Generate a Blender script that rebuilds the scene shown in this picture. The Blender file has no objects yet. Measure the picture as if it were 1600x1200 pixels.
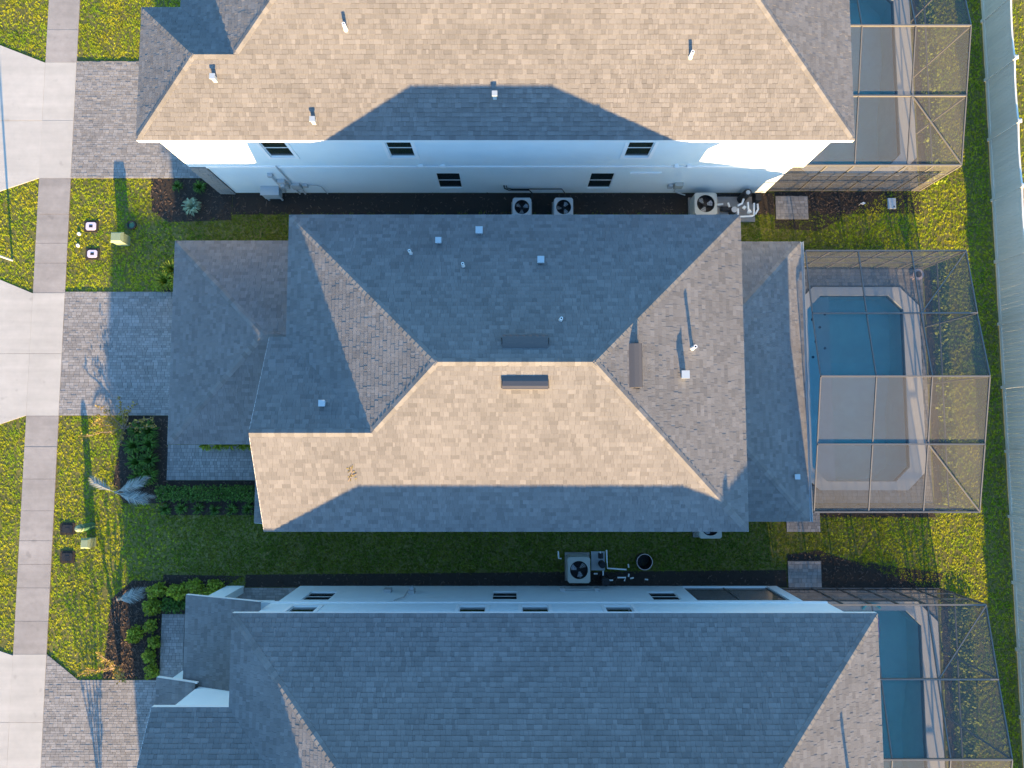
import bpy, bmesh, math, random
import numpy as np
from mathutils import Vector, Matrix
random.seed(7); RNG = np.random.default_rng(7)
SC = bpy.context.scene; COL = SC.collection
R = math.radians

# ---------------------------------------------------------------- camera, sky, sun, exposure
CAM_H, TILT = 30.0, R(4.4)
cam_d = bpy.data.cameras.new('camera'); cam = bpy.data.objects.new('camera', cam_d); COL.objects.link(cam)
cam.location = (0, 0, CAM_H); cam.rotation_euler = (TILT, 0, 0)
cam_d.sensor_width = 36.0; cam_d.lens = 36.0 * 1066 / 1600; cam_d.clip_end = 2000
SC.camera = cam

SUN_EL, SUN_AZ = R(10.8), R(6.8)      # low evening sun, below the frame and a little to its right
sun_pos = Vector((math.sin(SUN_AZ) * math.cos(SUN_EL), -math.cos(SUN_AZ) * math.cos(SUN_EL), math.sin(SUN_EL)))
world = bpy.data.worlds.new('World'); SC.world = world; world.use_nodes = True
wn = world.node_tree; wn.nodes.clear()
sky = wn.nodes.new('ShaderNodeTexSky'); sky.sky_type = 'NISHITA'; sky.sun_disc = False
sky.sun_elevation = SUN_EL; sky.sun_rotation = math.pi - SUN_AZ; sky.ozone_density = 5.6; sky.air_density = 1.5; sky.dust_density = 0.5
bg = wn.nodes.new('ShaderNodeBackground'); bg.inputs['Strength'].default_value = 0.15
wo = wn.nodes.new('ShaderNodeOutputWorld')
wn.links.new(sky.outputs[0], bg.inputs[0]); wn.links.new(bg.outputs[0], wo.inputs[0])
sun_d = bpy.data.lights.new('sun', 'SUN'); sun_d.energy = 5.0; sun_d.angle = R(0.5); sun_d.color = (1.0, 0.67, 0.31)
sun = bpy.data.objects.new('sun', sun_d); COL.objects.link(sun)
sun.rotation_euler = sun_pos.to_track_quat('Z', 'Y').to_euler(); sun.location = (4, -60, 40)
vs = SC.view_settings; vs.view_transform = 'Standard'; vs.look = 'None'; vs.gamma = 1; vs.use_curve_mapping = False
vs.exposure = 2.28
SC.cycles.transparent_max_bounces = 24; SC.cycles.max_bounces = 8; SC.cycles.caustics_refractive = False; SC.cycles.caustics_reflective = False

# ---------------------------------------------------------------- materials
MATS = {}
def mat(name, col, rough=0.8, var=0.0, scale=4.0, bump=0.0, bscale=60.0, metal=0.0, tone=0.0, spec=0.3, col2=None, blotch=0.0, transl=0.0, stain=0.0):
    if name in MATS: return MATS[name]
    m = bpy.data.materials.new(name); m.use_nodes = True; nt = m.node_tree; N = nt.nodes; L = nt.links
    p = N['Principled BSDF']; p.inputs['Roughness'].default_value = rough; p.inputs['Metallic'].default_value = metal
    p.inputs['Specular IOR Level'].default_value = spec
    geo = N.new('ShaderNodeNewGeometry')
    cur = None
    def rgb(c):
        n = N.new('ShaderNodeRGB'); n.outputs[0].default_value = (*c, 1); return n.outputs[0]
    cur = rgb(col)
    if col2 is not None:
        nz = N.new('ShaderNodeTexNoise'); nz.inputs['Scale'].default_value = scale; nz.inputs['Detail'].default_value = 6; nz.inputs['Roughness'].default_value = 0.65
        L.new(geo.outputs['Position'], nz.inputs['Vector'])
        rp = N.new('ShaderNodeValToRGB'); rp.color_ramp.elements[0].position = 0.36; rp.color_ramp.elements[1].position = 0.64
        L.new(nz.outputs['Fac'], rp.inputs[0])
        mx = N.new('ShaderNodeMix'); mx.data_type = 'RGBA'; L.new(rp.outputs[0], mx.inputs[0]); L.new(cur, mx.inputs[6]); L.new(rgb(col2), mx.inputs[7]); cur = mx.outputs[2]
    def mul(fac_out, lo, hi):
        nonlocal cur
        mr = N.new('ShaderNodeMapRange'); mr.inputs[3].default_value = lo; mr.inputs[4].default_value = hi; L.new(fac_out, mr.inputs[0])
        mx = N.new('ShaderNodeMix'); mx.data_type = 'RGBA'; mx.blend_type = 'MULTIPLY'; mx.inputs[0].default_value = 1
        L.new(cur, mx.inputs[6]); L.new(mr.outputs[0], mx.inputs[7]); cur = mx.outputs[2]
    if var:
        nz = N.new('ShaderNodeTexNoise'); nz.inputs['Scale'].default_value = scale * (1 if col2 is None else 3.1); nz.inputs['Detail'].default_value = 8; nz.inputs['Roughness'].default_value = 0.7
        L.new(geo.outputs['Position'], nz.inputs['Vector']); mul(nz.outputs['Fac'], 1 - 1.6 * var, 1 + 1.6 * var)
    if blotch:
        nz = N.new('ShaderNodeTexNoise'); nz.inputs['Scale'].default_value = 0.55; nz.inputs['Detail'].default_value = 4
        L.new(geo.outputs['Position'], nz.inputs['Vector']); mul(nz.outputs['Fac'], 1 - 1.8 * blotch, 1 + 1.8 * blotch)
    if stain:
        mp = N.new('ShaderNodeMapping'); mp.inputs['Scale'].default_value = (0.22, 2.6, 1); L.new(geo.outputs['Position'], mp.inputs[0])
        nz = N.new('ShaderNodeTexNoise'); nz.inputs['Scale'].default_value = 1.0; nz.inputs['Detail'].default_value = 5; L.new(mp.outputs[0], nz.inputs['Vector']); mul(nz.outputs['Fac'], 1 - 1.7 * stain, 1 + 1.7 * stain)
        vo = N.new('ShaderNodeTexNoise'); vo.inputs['Scale'].default_value = 1.9; vo.inputs['Detail'].default_value = 2; L.new(geo.outputs['Position'], vo.inputs['Vector'])
        rp = N.new('ShaderNodeValToRGB'); rp.color_ramp.elements[0].position = 0.66; rp.color_ramp.elements[1].position = 0.76; L.new(vo.outputs['Fac'], rp.inputs[0]); mul(rp.outputs[0], 1, 1 - 1.6 * stain)
    if tone:
        at = N.new('ShaderNodeAttribute'); at.attribute_name = 'tone'; mul(at.outputs['Fac'], 1 - tone, 1 + tone)
    L.new(cur, p.inputs['Base Color'])
    if transl:
        tl = N.new('ShaderNodeBsdfTranslucent'); L.new(cur, tl.inputs[0]); mxs = N.new('ShaderNodeMixShader'); mxs.inputs[0].default_value = transl
        L.new(p.outputs[0], mxs.inputs[1]); L.new(tl.outputs[0], mxs.inputs[2]); L.new(mxs.outputs[0], N['Material Output'].inputs[0])
    if bump:
        nz = N.new('ShaderNodeTexNoise'); nz.inputs['Scale'].default_value = bscale; nz.inputs['Detail'].default_value = 4
        L.new(geo.outputs['Position'], nz.inputs['Vector'])
        b = N.new('ShaderNodeBump'); b.inputs['Strength'].default_value = bump; b.inputs['Distance'].default_value = 0.02
        L.new(nz.outputs['Fac'], b.inputs['Height']); L.new(b.outputs[0], p.inputs['Normal'])
    MATS[name] = m; return m

M_SHINGLE = mat('asphalt_shingle', (0.170, 0.164, 0.161), 0.92, 0.12, 30, 0.35, 160, tone=0.185, spec=0.15, blotch=0.08)
M_CAP = mat('shingle_cap', (0.165, 0.160, 0.156), 0.92, 0.10, 40, 0.3, 160, tone=0.22, spec=0.15)
M_DECK = mat('roof_underlay', (0.10, 0.085, 0.075), 0.95)
M_FASCIA = mat('white_fascia_paint', (0.74, 0.74, 0.73), 0.5, 0.03, 3)
M_STUCCO = mat('white_stucco', (0.72, 0.78, 0.79), 0.85, 0.03, 1.2, 0.25, 45, blotch=0.03)
M_TRIM = mat('white_trim', (0.82, 0.82, 0.81), 0.6, 0.02, 3)
M_STONE = mat('stone_veneer', (0.26, 0.25, 0.24), 0.9, 0.22, 9, 0.5, 40)
M_VINYL = mat('window_vinyl', (0.80, 0.80, 0.79), 0.4)
M_CONC = mat('concrete', (0.44, 0.412, 0.372), 0.9, 0.07, 2.2, 0.25, 90, blotch=0.07, tone=0.05, stain=0.10)
M_CONC_OLD = mat('weathered_concrete', (0.300, 0.272, 0.250), 0.92, 0.17, 2.6, 0.3, 90, blotch=0.14, tone=0.07, stain=0.12)
M_JOINT = mat('dark_joint', (0.10, 0.095, 0.09), 0.95)
M_PAVER = mat('concrete_paver', (0.255, 0.240, 0.228), 0.9, 0.10, 20, 0.3, 120, tone=0.20, blotch=0.10, stain=0.10)
M_SAND = mat('paver_joint_sand', (0.12, 0.115, 0.11), 0.95)
M_COPING = mat('pool_coping_stone', (0.52, 0.51, 0.49), 0.75, 0.05, 5, 0.2, 80)
M_PLASTER = mat('pool_plaster', (0.76, 0.92, 0.92), 0.7, 0.10, 2.0, blotch=0.08)
M_TILE = mat('pool_waterline_tile', (0.05, 0.10, 0.16), 0.3)
M_SOIL = mat('lawn_soil', (0.060, 0.080, 0.012), 0.95, 0.25, 9, 0.6, 30, col2=(0.180, 0.150, 0.050), blotch=0.18)
M_GRASS = mat('grass_blade', (0.185, 0.290, 0.012), 0.75, 0.22, 0.9, tone=0.68, spec=0.2, col2=(0.400, 0.385, 0.020), transl=0.35, blotch=0.08)
M_GRASS_SHADED = mat('grass_blade_painted_shade', (0.095, 0.150, 0.012), 0.75, 0.22, 1.1, tone=0.6, spec=0.2, col2=(0.150, 0.165, 0.016), transl=0.35)  # same lawn grass with the side yards' shade painted into a darker green
M_MULCH = mat('dark_mulch', (0.035, 0.027, 0.022), 0.95, 0.3, 30, 0.8, 35)
M_CHIP = mat('mulch_chip', (0.075, 0.052, 0.040), 0.9, tone=0.6)
M_BRONZE = mat('bronze_aluminium', (0.120, 0.118, 0.115), 0.45, 0.04, 5, spec=0.4)
M_FENCE = mat('white_vinyl_fence', (0.74, 0.71, 0.62), 0.45, 0.04, 2.5, blotch=0.04, tone=0.06)
M_ACM = mat('beige_cabinet_metal', (0.42, 0.41, 0.36), 0.5, 0.04, 6)
M_ACD = mat('black_plastic', (0.015, 0.015, 0.017), 0.5)
M_FAN = mat('grey_fan_blade', (0.32, 0.33, 0.34), 0.4, metal=0.6)
M_PVC = mat('white_pvc', (0.78, 0.78, 0.76), 0.35)
M_GALV = mat('galvanised_metal', (0.55, 0.56, 0.57), 0.4, 0.05, 12, metal=0.5)
M_VENT = mat('brown_vent_metal', (0.10, 0.092, 0.088), 0.5, 0.05, 8)
M_WHITEM = mat('white_metal', (0.40, 0.44, 0.46), 0.4)
M_GREYB = mat('grey_utility_box', (0.45, 0.46, 0.46), 0.5, 0.05, 8)
M_GREEN = mat('green_pedestal', (0.07, 0.17, 0.10), 0.5, 0.08, 6)
M_PALEG = mat('faded_green_box', (0.24, 0.29, 0.18), 0.55, 0.1, 8)
M_LID = mat('lilac_plastic_lid', (0.55, 0.50, 0.60), 0.5, 0.05, 10)
M_BLACK = mat('black_resin', (0.02, 0.02, 0.022), 0.55)
M_BARK = mat('pale_bark', (0.27, 0.20, 0.14), 0.85, 0.2, 20)
M_LEAFG = mat('shrub_leaf', (0.070, 0.150, 0.018), 0.6, tone=0.55, spec=0.35, transl=0.3)
M_LEAFY = mat('yellow_green_leaf', (0.225, 0.285, 0.022), 0.6, tone=0.5, spec=0.35, transl=0.35)
M_LEAFO = mat('autumn_leaf', (0.31, 0.23, 0.05), 0.65, tone=0.5, transl=0.35)
M_LEAFS = mat('silver_palm_leaf', (0.27, 0.28, 0.25), 0.55, tone=0.45, spec=0.4)
M_LEAFP = mat('striped_leaf', (0.20, 0.27, 0.17), 0.6, tone=0.5)
M_ASPH = mat('asphalt', (0.05, 0.05, 0.052), 0.95, 0.15, 6, 0.3, 120)
M_CYAN = mat('cyan_foam', (0.04, 0.42, 0.55), 0.7)
M_TOWEL = mat('purple_towel', (0.30, 0.22, 0.45), 0.95, 0.25, 18)
M_POT = mat('pale_ceramic', (0.60, 0.48, 0.47), 0.6)
M_DARKIN = mat('dark_interior', (0.02, 0.022, 0.025), 0.9)

def mk_glass():
    m = bpy.data.materials.new('window_glass'); m.use_nodes = True; p = m.node_tree.nodes['Principled BSDF']
    p.inputs['Base Color'].default_value = (0.012, 0.02, 0.022, 1); p.inputs['Roughness'].default_value = 0.06; p.inputs['Specular IOR Level'].default_value = 0.6
    return m
M_GLASS = mk_glass()
def mk_screen():
    m = bpy.data.materials.new('insect_screen'); m.use_nodes = True; nt = m.node_tree; N = nt.nodes; L = nt.links
    N.remove(N['Principled BSDF']); out = N['Material Output']
    tr = N.new('ShaderNodeBsdfTransparent'); df = N.new('ShaderNodeBsdfDiffuse'); df.inputs[0].default_value = (0.120, 0.120, 0.118, 1)
    geo = N.new('ShaderNodeNewGeometry'); nz = N.new('ShaderNodeTexNoise'); nz.inputs['Scale'].default_value = 0.7; L.new(geo.outputs['Position'], nz.inputs['Vector'])
    mr = N.new('ShaderNodeMapRange'); mr.inputs[3].default_value = 0.40; mr.inputs[4].default_value = 0.50; L.new(nz.outputs['Fac'], mr.inputs[0])
    mx = N.new('ShaderNodeMixShader'); L.new(mr.outputs[0], mx.inputs[0]); L.new(tr.outputs[0], mx.inputs[1]); L.new(df.outputs[0], mx.inputs[2]); L.new(mx.outputs[0], out.inputs[0])
    return m
M_SCREEN = mk_screen()
def mk_water():
    m = bpy.data.materials.new('pool_water'); m.use_nodes = True; nt = m.node_tree; N = nt.nodes; L = nt.links
    N.remove(N['Principled BSDF']); out = N['Material Output']
    tr = N.new('ShaderNodeBsdfTransparent'); tr.inputs[0].default_value = (0.97, 0.99, 1.0, 1); va_ = N.new('ShaderNodeVolumeAbsorption'); va_.inputs[0].default_value = (0.06, 0.93, 0.92, 1); va_.inputs[1].default_value = 0.5; L.new(va_.outputs[0], out.inputs['Volume'])
    gl = N.new('ShaderNodeBsdfGlossy'); gl.inputs['Roughness'].default_value = 0.03
    fr = N.new('ShaderNodeFresnel'); fr.inputs[0].default_value = 1.33
    geo = N.new('ShaderNodeNewGeometry'); nz = N.new('ShaderNodeTexNoise'); nz.inputs['Scale'].default_value = 4.5; nz.inputs['Detail'].default_value = 3; nz.inputs['Distortion'].default_value = 1.2; L.new(geo.outputs['Position'], nz.inputs['Vector'])
    b = N.new('ShaderNodeBump'); b.inputs['Strength'].default_value = 0.8; b.inputs['Distance'].default_value = 0.08; L.new(nz.outputs['Fac'], b.inputs['Height'])
    L.new(b.outputs[0], gl.inputs['Normal']); L.new(b.outputs[0], fr.inputs['Normal'])
    mx = N.new('ShaderNodeMixShader'); L.new(fr.outputs[0], mx.inputs[0]); L.new(tr.outputs[0], mx.inputs[1]); L.new(gl.outputs[0], mx.inputs[2]); L.new(mx.outputs[0], out.inputs[0])
    return m
M_WATER = mk_water()

# ---------------------------------------------------------------- mesh helpers (world coordinates in, local to the parent out)
def wloc(o):
    v = Vector((0, 0, 0))
    while o is not None: v += Vector(o.location); o = o.parent
    return v
class MB:
    def __init__(s): s.v = []; s.f = []; s.t = []
    def face(s, pts, tone=0.5):
        n = len(s.v); s.v += [tuple(p) for p in pts]; s.f.append(tuple(range(n, n + len(pts)))); s.t.append(tone); return s
    def box(s, x0, x1, y0, y1, z0, z1, tone=0.5):
        n = len(s.v)
        s.v += [(x0, y0, z0), (x1, y0, z0), (x1, y1, z0), (x0, y1, z0), (x0, y0, z1), (x1, y0, z1), (x1, y1, z1), (x0, y1, z1)]
        for q in ((0, 3, 2, 1), (4, 5, 6, 7), (0, 1, 5, 4), (1, 2, 6, 5), (2, 3, 7, 6), (3, 0, 4, 7)): s.f.append(tuple(n + k for k in q)); s.t.append(tone)
        return s
    def prism(s, poly, z0, z1, tone=0.5, bottom=True):
        n = len(s.v); k = len(poly)
        s.v += [(x, y, z0) for x, y in poly] + [(x, y, z1) for x, y in poly]
        s.f.append(tuple(range(n + k, n + 2 * k))); s.t.append(tone)
        if bottom: s.f.append(tuple(range(n + k - 1, n - 1, -1))); s.t.append(tone)
        for i in range(k): j = (i + 1) % k; s.f.append((n + i, n + j, n + k + j, n + k + i)); s.t.append(tone)
        return s
    def bar(s, a, b, w, h, up=(0, 0, 1), tone=0.5):
        a = Vector(a); b = Vector(b); d = (b - a).normalized(); up = Vector(up)
        if abs(d.dot(up)) > 0.98: up = Vector((1, 0, 0))
        sd = d.cross(up).normalized(); u = sd.cross(d).normalized(); n = len(s.v)
        for p in (a, b):
            for i, j in ((-1, -1), (1, -1), (1, 1), (-1, 1)): s.v.append(tuple(p + sd * (w / 2 * i) + u * (h / 2 * j)))
        for q in ((0, 1, 2, 3), (7, 6, 5, 4), (0, 4, 5, 1), (1, 5, 6, 2), (2, 6, 7, 3), (3, 7, 4, 0)): s.f.append(tuple(n + k for k in q)); s.t.append(tone)
        return s
    def tube(s, path, r, seg=8, r1=None, tone=0.5, cap=True):
        path = [Vector(p) for p in path]; n0 = len(s.v); k = len(path)
        for i, p in enumerate(path):
            d = (path[min(i + 1, k - 1)] - path[max(i - 1, 0)]).normalized()
            up = Vector((0, 0, 1)) if abs(d.z) < 0.95 else Vector((1, 0, 0))
            a = d.cross(up).normalized(); b = d.cross(a); rr = r if r1 is None else r + (r1 - r) * i / (k - 1)
            for j in range(seg): t = 2 * math.pi * j / seg; s.v.append(tuple(p + a * (rr * math.cos(t)) + b * (rr * math.sin(t))))
        for i in range(k - 1):
            for j in range(seg):
                j2 = (j + 1) % seg; A = n0 + i * seg; B = A + seg
                s.f.append((A + j, A + j2, B + j2, B + j)); s.t.append(tone)
        if cap:
            s.f.append(tuple(n0 + j for j in range(seg))[::-1]); s.t.append(tone)
            s.f.append(tuple(n0 + (k - 1) * seg + j for j in range(seg))); s.t.append(tone)
        return s
    def cyl(s, x, y, z0, z1, r, seg=20, r1=None): return s.tube([(x, y, z0), (x, y, z1)], r, seg, r1)
    def ring(s, x, y, z0, z1, ri, ro, seg=24):
        n = len(s.v)
        for j in range(seg):
            t = 2 * math.pi * j / seg; c, q = math.cos(t), math.sin(t)
            s.v += [(x + ri * c, y + ri * q, z0), (x + ro * c, y + ro * q, z0), (x + ro * c, y + ro * q, z1), (x + ri * c, y + ri * q, z1)]
        for j in range(seg):
            a = n + 4 * j; b = n + 4 * ((j + 1) % seg)
            for p, q in ((0, 1), (1, 2), (2, 3), (3, 0)): s.f.append((a + p, b + p, b + q, a + q)); s.t.append(0.5)
        return s
    def build(s, name, m, parent=None, smooth=False, kind=None):
        me = bpy.data.meshes.new(name); o = wloc(parent)
        me.from_pydata([(x - o.x, y - o.y, z - o.z) for x, y, z in s.v], [], s.f)
        a = me.attributes.new('tone', 'FLOAT', 'FACE'); a.data.foreach_set('value', s.t)
        me.materials.append(m)
        if smooth: me.polygons.foreach_set('use_smooth', [True] * len(me.polygons))
        me.update()
        ob = bpy.data.objects.new(name, me); COL.objects.link(ob); ob.parent = parent
        if kind: ob['kind'] = kind
        return ob
def recalc(ob):
    bm = bmesh.new(); bm.from_mesh(ob.data); bmesh.ops.recalc_face_normals(bm, faces=bm.faces); bm.to_mesh(ob.data); bm.free(); return ob
def tag(o, label, cat, group=None):
    o['label'] = label; o['category'] = cat
    if group: o['group'] = group
    return o
def thing(name, label, cat, loc, group=None):
    o = bpy.data.objects.new(name, None); COL.objects.link(o); o.location = loc; o.empty_display_size = 0.3
    return tag(o, label, cat, group)
def struct(o): o['kind'] = 'structure'; return o
def rnd(a, b): return random.uniform(a, b)

def pix(X, Y, Z):        # where a point falls in a 1600 x 1200 frame: only used to leave out shingles and grass no camera near here could see
    yc = Y * math.cos(TILT) + (Z - CAM_H) * math.sin(TILT); d = Y * math.sin(TILT) - (Z - CAM_H) * math.cos(TILT)
    return 800 + 1066 * X / d, 600 - 1066 * yc / d

def clip(poly, conv):    # Sutherland-Hodgman, 2-D, conv is convex and counter-clockwise
    out = poly
    for i in range(len(conv)):
        if not out: return []
        ax, ay = conv[i]; bx, by = conv[(i + 1) % len(conv)]; inp = out; out = []
        side = [(bx - ax) * (y - ay) - (by - ay) * (x - ax) for x, y in inp]
        for k in range(len(inp)):
            p, q = inp[k - 1], inp[k]; sp, sq = side[k - 1], side[k]
            if (sp >= 0) != (sq >= 0):
                t = sp / (sp - sq); out.append((p[0] + (q[0] - p[0]) * t, p[1] + (q[1] - p[1]) * t))
            if sq >= 0: out.append(q)
    return out
def area2(p): return 0.5 * sum(p[i - 1][0] * p[i][1] - p[i][0] * p[i - 1][1] for i in range(len(p)))

# ---------------------------------------------------------------- roofs
SLOPE = 0.481
EXPO = 0.156
def shingle_face(pieces, tabs):
    """pieces: convex 3-D polygons that lie in one plane; lays courses of tabs from the lowest edge up"""
    P = [[Vector(p) for p in pc] for pc in pieces]
    a, b, c = P[0][:3]; n = (b - a).cross(c - a).normalized()
    if n.z < 0: n = -n
    up = Vector((0, 0, 1)) - n * n.z; v = up.normalized(); u = v.cross(n).normalized()
    o = min((p for pc in P for p in pc), key=lambda p: p.z)
    uv = []
    for pc in P:
        q = [((p - o).dot(u), (p - o).dot(v)) for p in pc]
        if area2(q) < 0: q = q[::-1]
        uv.append(q)
    u0 = min(p[0] for q in uv for p in q); u1 = max(p[0] for q in uv for p in q); v1 = max(p[1] for q in uv for p in q)
    rows = int(v1 / EXPO) + 1
    for r in range(rows):
        x = u0 - rnd(0, 0.5); va = r * EXPO + (-0.015 if r == 0 else 0.007); vb = (r + 1) * EXPO + 0.002; prev = 0.5
        while x < u1:
            w = random.choice((0.09, 0.12, 0.15, 0.18, 0.22, 0.28)); tone = random.choice((rnd(0.0, 0.35), rnd(0.35, 0.7), rnd(0.5, 1.0), rnd(0.3, 0.6)))
            extra = rnd(0, 0.008); jag = rnd(-0.008, 0.006)
            rect = [(x, va + jag), (x + w - .004, va + jag), (x + w - .004, vb), (x, vb)]; x += w
            for q in uv:
                c2 = clip(rect, q)
                if len(c2) < 3 or abs(area2(c2)) < 0.0008: continue
                top = []; bot = []
                for (pu, pv) in c2:
                    lift = 0.006 + extra + 0.020 * (1 - min(1, max(0, (pv - va) / (vb - va))))
                    base = o + u * pu + v * pv; top.append(base + n * lift); bot.append(base + n * -0.002)
                ctr = sum(top, Vector()) / len(top); sx, sy = pix(*ctr)
                if not (-220 < sx < 1820 and -220 < sy < 1420): continue
                tabs.append((abs(area2(c2)) / (CAM_H - ctr.z) ** 2 * n.z if (10 < sx < 1590 and 10 < sy < 1190) else 0, top, bot, tone))
def add_tab(mb, top, bot, tone):
    k = len(top); n = len(mb.v); mb.v += [tuple(p) for p in top] + [tuple(p) for p in bot]
    mb.f.append(tuple(range(n, n + k))); mb.t.append(tone)
    for i in range(k): j = (i + 1) % k; mb.f.append((n + k + i, n + k + j, n + j, n + i)); mb.t.append(tone * 0.9)
def cap_line(a, b, n1, n2, parent):
    """caps folded over a hip or ridge from a (low) to b (high); n1, n2: unit horizontals pointing down the two slopes' faces"""
    a = Vector(a); b = Vector(b); L = (b - a).length; d = (b - a) / L; 
    if b.z > a.z + .1: a = a + d * .15; L -= .15
    k = max(1, int(L / 0.2)); st = L / k
    for i in range(k):
        p = a + d * (st * i); q = p + d * (st + 0.05); mid = p
        sx, sy = pix(*mid)
        if not (-200 < sx < 1800 and -200 < sy < 1400): continue
        mb = MB(); lo, hi = 0.044, 0.030; tone = rnd(0.1, 0.95)
        Z = Vector((0, 0, 1))
        for nn in (n1, n2):
            nn = Vector(nn)
            w = 0.125
            A, B = p + Z * lo, q + Z * hi
            A2, B2 = p + nn * w + Z * (lo - 0.004), q + nn * w + Z * (hi - 0.004)
            mb.face([A, A2, B2, B], tone); mb.face([A2, A2 - Z * 0.04, B2 - Z * 0.04, B2], tone)
            mb.face([A, A - Z * 0.03, A2 - Z * 0.04, A2], tone)
        mb.build('ridge_cap', M_CAP, parent)
def roof(house, name, faces, caps, eaves, nsingle=0, thick=0.17):
    """faces: list of lists of convex coplanar pieces; caps: hips and ridges; eaves: outline segments that carry a fascia"""
    mb = MB()
    for pcs in faces:
        for pc in pcs: mb.face(pc)
    deck = mb.build(name, M_DECK, house); recalc(deck)
    tabs = []
    for pcs in faces: shingle_face(pcs, tabs)
    order = sorted(range(len(tabs)), key=lambda i: -tabs[i][0]); single = set(order[:nsingle])
    rest = MB()
    for i, (s, top, bot, tone) in enumerate(tabs):
        if i in single: one = MB(); add_tab(one, top, bot, tone); one.build('shingle', M_SHINGLE, deck)
        else: add_tab(rest, top, bot, tone)
    if rest.f: rest.build('shingles', M_SHINGLE, deck, kind='stuff')
    for c in caps: cap_line(*c, deck)
    fb = MB()
    for a, b in eaves:
        a = Vector(a); b = Vector(b); d = (b - a).normalized(); out = Vector((d.y, -d.x, 0)).normalized()
        for (p, q) in ((a, b),):
            lo = Vector((0, 0, thick)); o1 = out * 0.012; i1 = out * -0.02
            fb.face([p + o1 + Vector((0, 0, .01)), p + o1 - lo, q + o1 - lo, q + o1 + Vector((0, 0, .01))]); fb.face([p + i1, q + i1, q + i1 - lo, p + i1 - lo])
            fb.face([p + o1 + Vector((0, 0, .01)), q + o1 + Vector((0, 0, .01)), q + i1, p + i1]); fb.face([p + o1 - lo, p + i1 - lo, q + i1 - lo, q + o1 - lo])
    if fb.f: fb.build('fascia', M_FASCIA, deck)
    return deck
def vn(x, y): v = Vector((x, y, 0)).normalized(); return v - Vector((0, 0, SLOPE))      # down-slope direction

def hip_main(x0, x1, y0, y1, ze, wing=None):
    """two-storey hip roof; wing = (xw, ya, yb, 'gable' | 'hip', sunny) joins the left hip face, one of its eaves in line with the main one (lower side)"""
    h = (y1 - y0) / 2; ym = (y0 + y1) / 2; zr = ze + h * SLOPE; rl, rr = x0 + h, x1 - h
    TL, TR, BR, BL = (x0, y1, ze), (x1, y1, ze), (x1, y0, ze), (x0, y0, ze); RL, RR = (rl, ym, zr), (rr, ym, zr)
    faces = [[[TL, RL, RR, TR]], [[TR, RR, BR]]]
    caps = [((rl, ym, zr), (rr, ym, zr), vn(0, 1), vn(0, -1)), (TR, RR, vn(1, -.0), vn(0, 1)), (TL, RL, vn(-1, 0), vn(0, 1)), (BR, RR, vn(1, 0), vn(0, -1))]
    # fold directions across each hip
    q = 1 / math.sqrt(2); D = lambda sx, sy, f: Vector((sx * q, sy * q, 0)) + Vector((0, 0, -SLOPE * q))
    caps[1] = (TR, RR, D(1, -1, 0), D(-1, 1, 0)); caps[2] = (TL, RL, D(-1, -1, 0), D(1, 1, 0)); caps[3] = (BR, RR, D(1, 1, 0), D(-1, -1, 0))
    xw, yt, kind = wing; wh = (yt - y0) / 2; wm = (yt + y0) / 2; wz = ze + wh * SLOPE
    JE = (x0 + wh, wm, wz)                                             # where the wing's ridge meets the hip face
    s = wh / h
    E0 = (x0, yt, ze)
    X_in_C_right = (x1 - wh, wm, wz)
    if kind == 'gable':
        WR = (xw, wm, wz); W0 = (xw, y0, ze); W1 = (xw, yt, ze)
        faces.append([[W0, BR, X_in_C_right, WR], [JE, X_in_C_right, RR, RL]])
        faces.append([[W1, WR, JE, E0]])
    else:
        WR = (xw + wh, wm, wz); W0 = (xw, y0, ze); W1 = (xw, yt, ze)
        faces.append([[W0, BR, X_in_C_right, WR], [JE, X_in_C_right, RR, RL]])
        faces.append([[W1, WR, JE, E0]]); faces.append([[W0, WR, W1]])
        caps += [(W0, WR, D(-1, 1, 0), D(1, -1, 0)), (W1, WR, D(-1, -1, 0), D(1, 1, 0))]
    faces.append([[TL, E0, JE, RL]])
    caps += [(WR, JE, vn(0, 1), vn(0, -1)), (JE, RL, D(-1, 1, 0), D(1, -1, 0))]
    eaves = [(TR, TL), (BR, TR), (W0, BR), (TL, E0), (E0, W1)]
    if kind == 'gable': eaves += [(W1, WR), (WR, W0)]
    else: eaves += [(W1, W0)]
    return faces, caps, eaves, dict(zr=zr, rl=rl, rr=rr, ym=ym, wz=wz, wm=wm)

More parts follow.
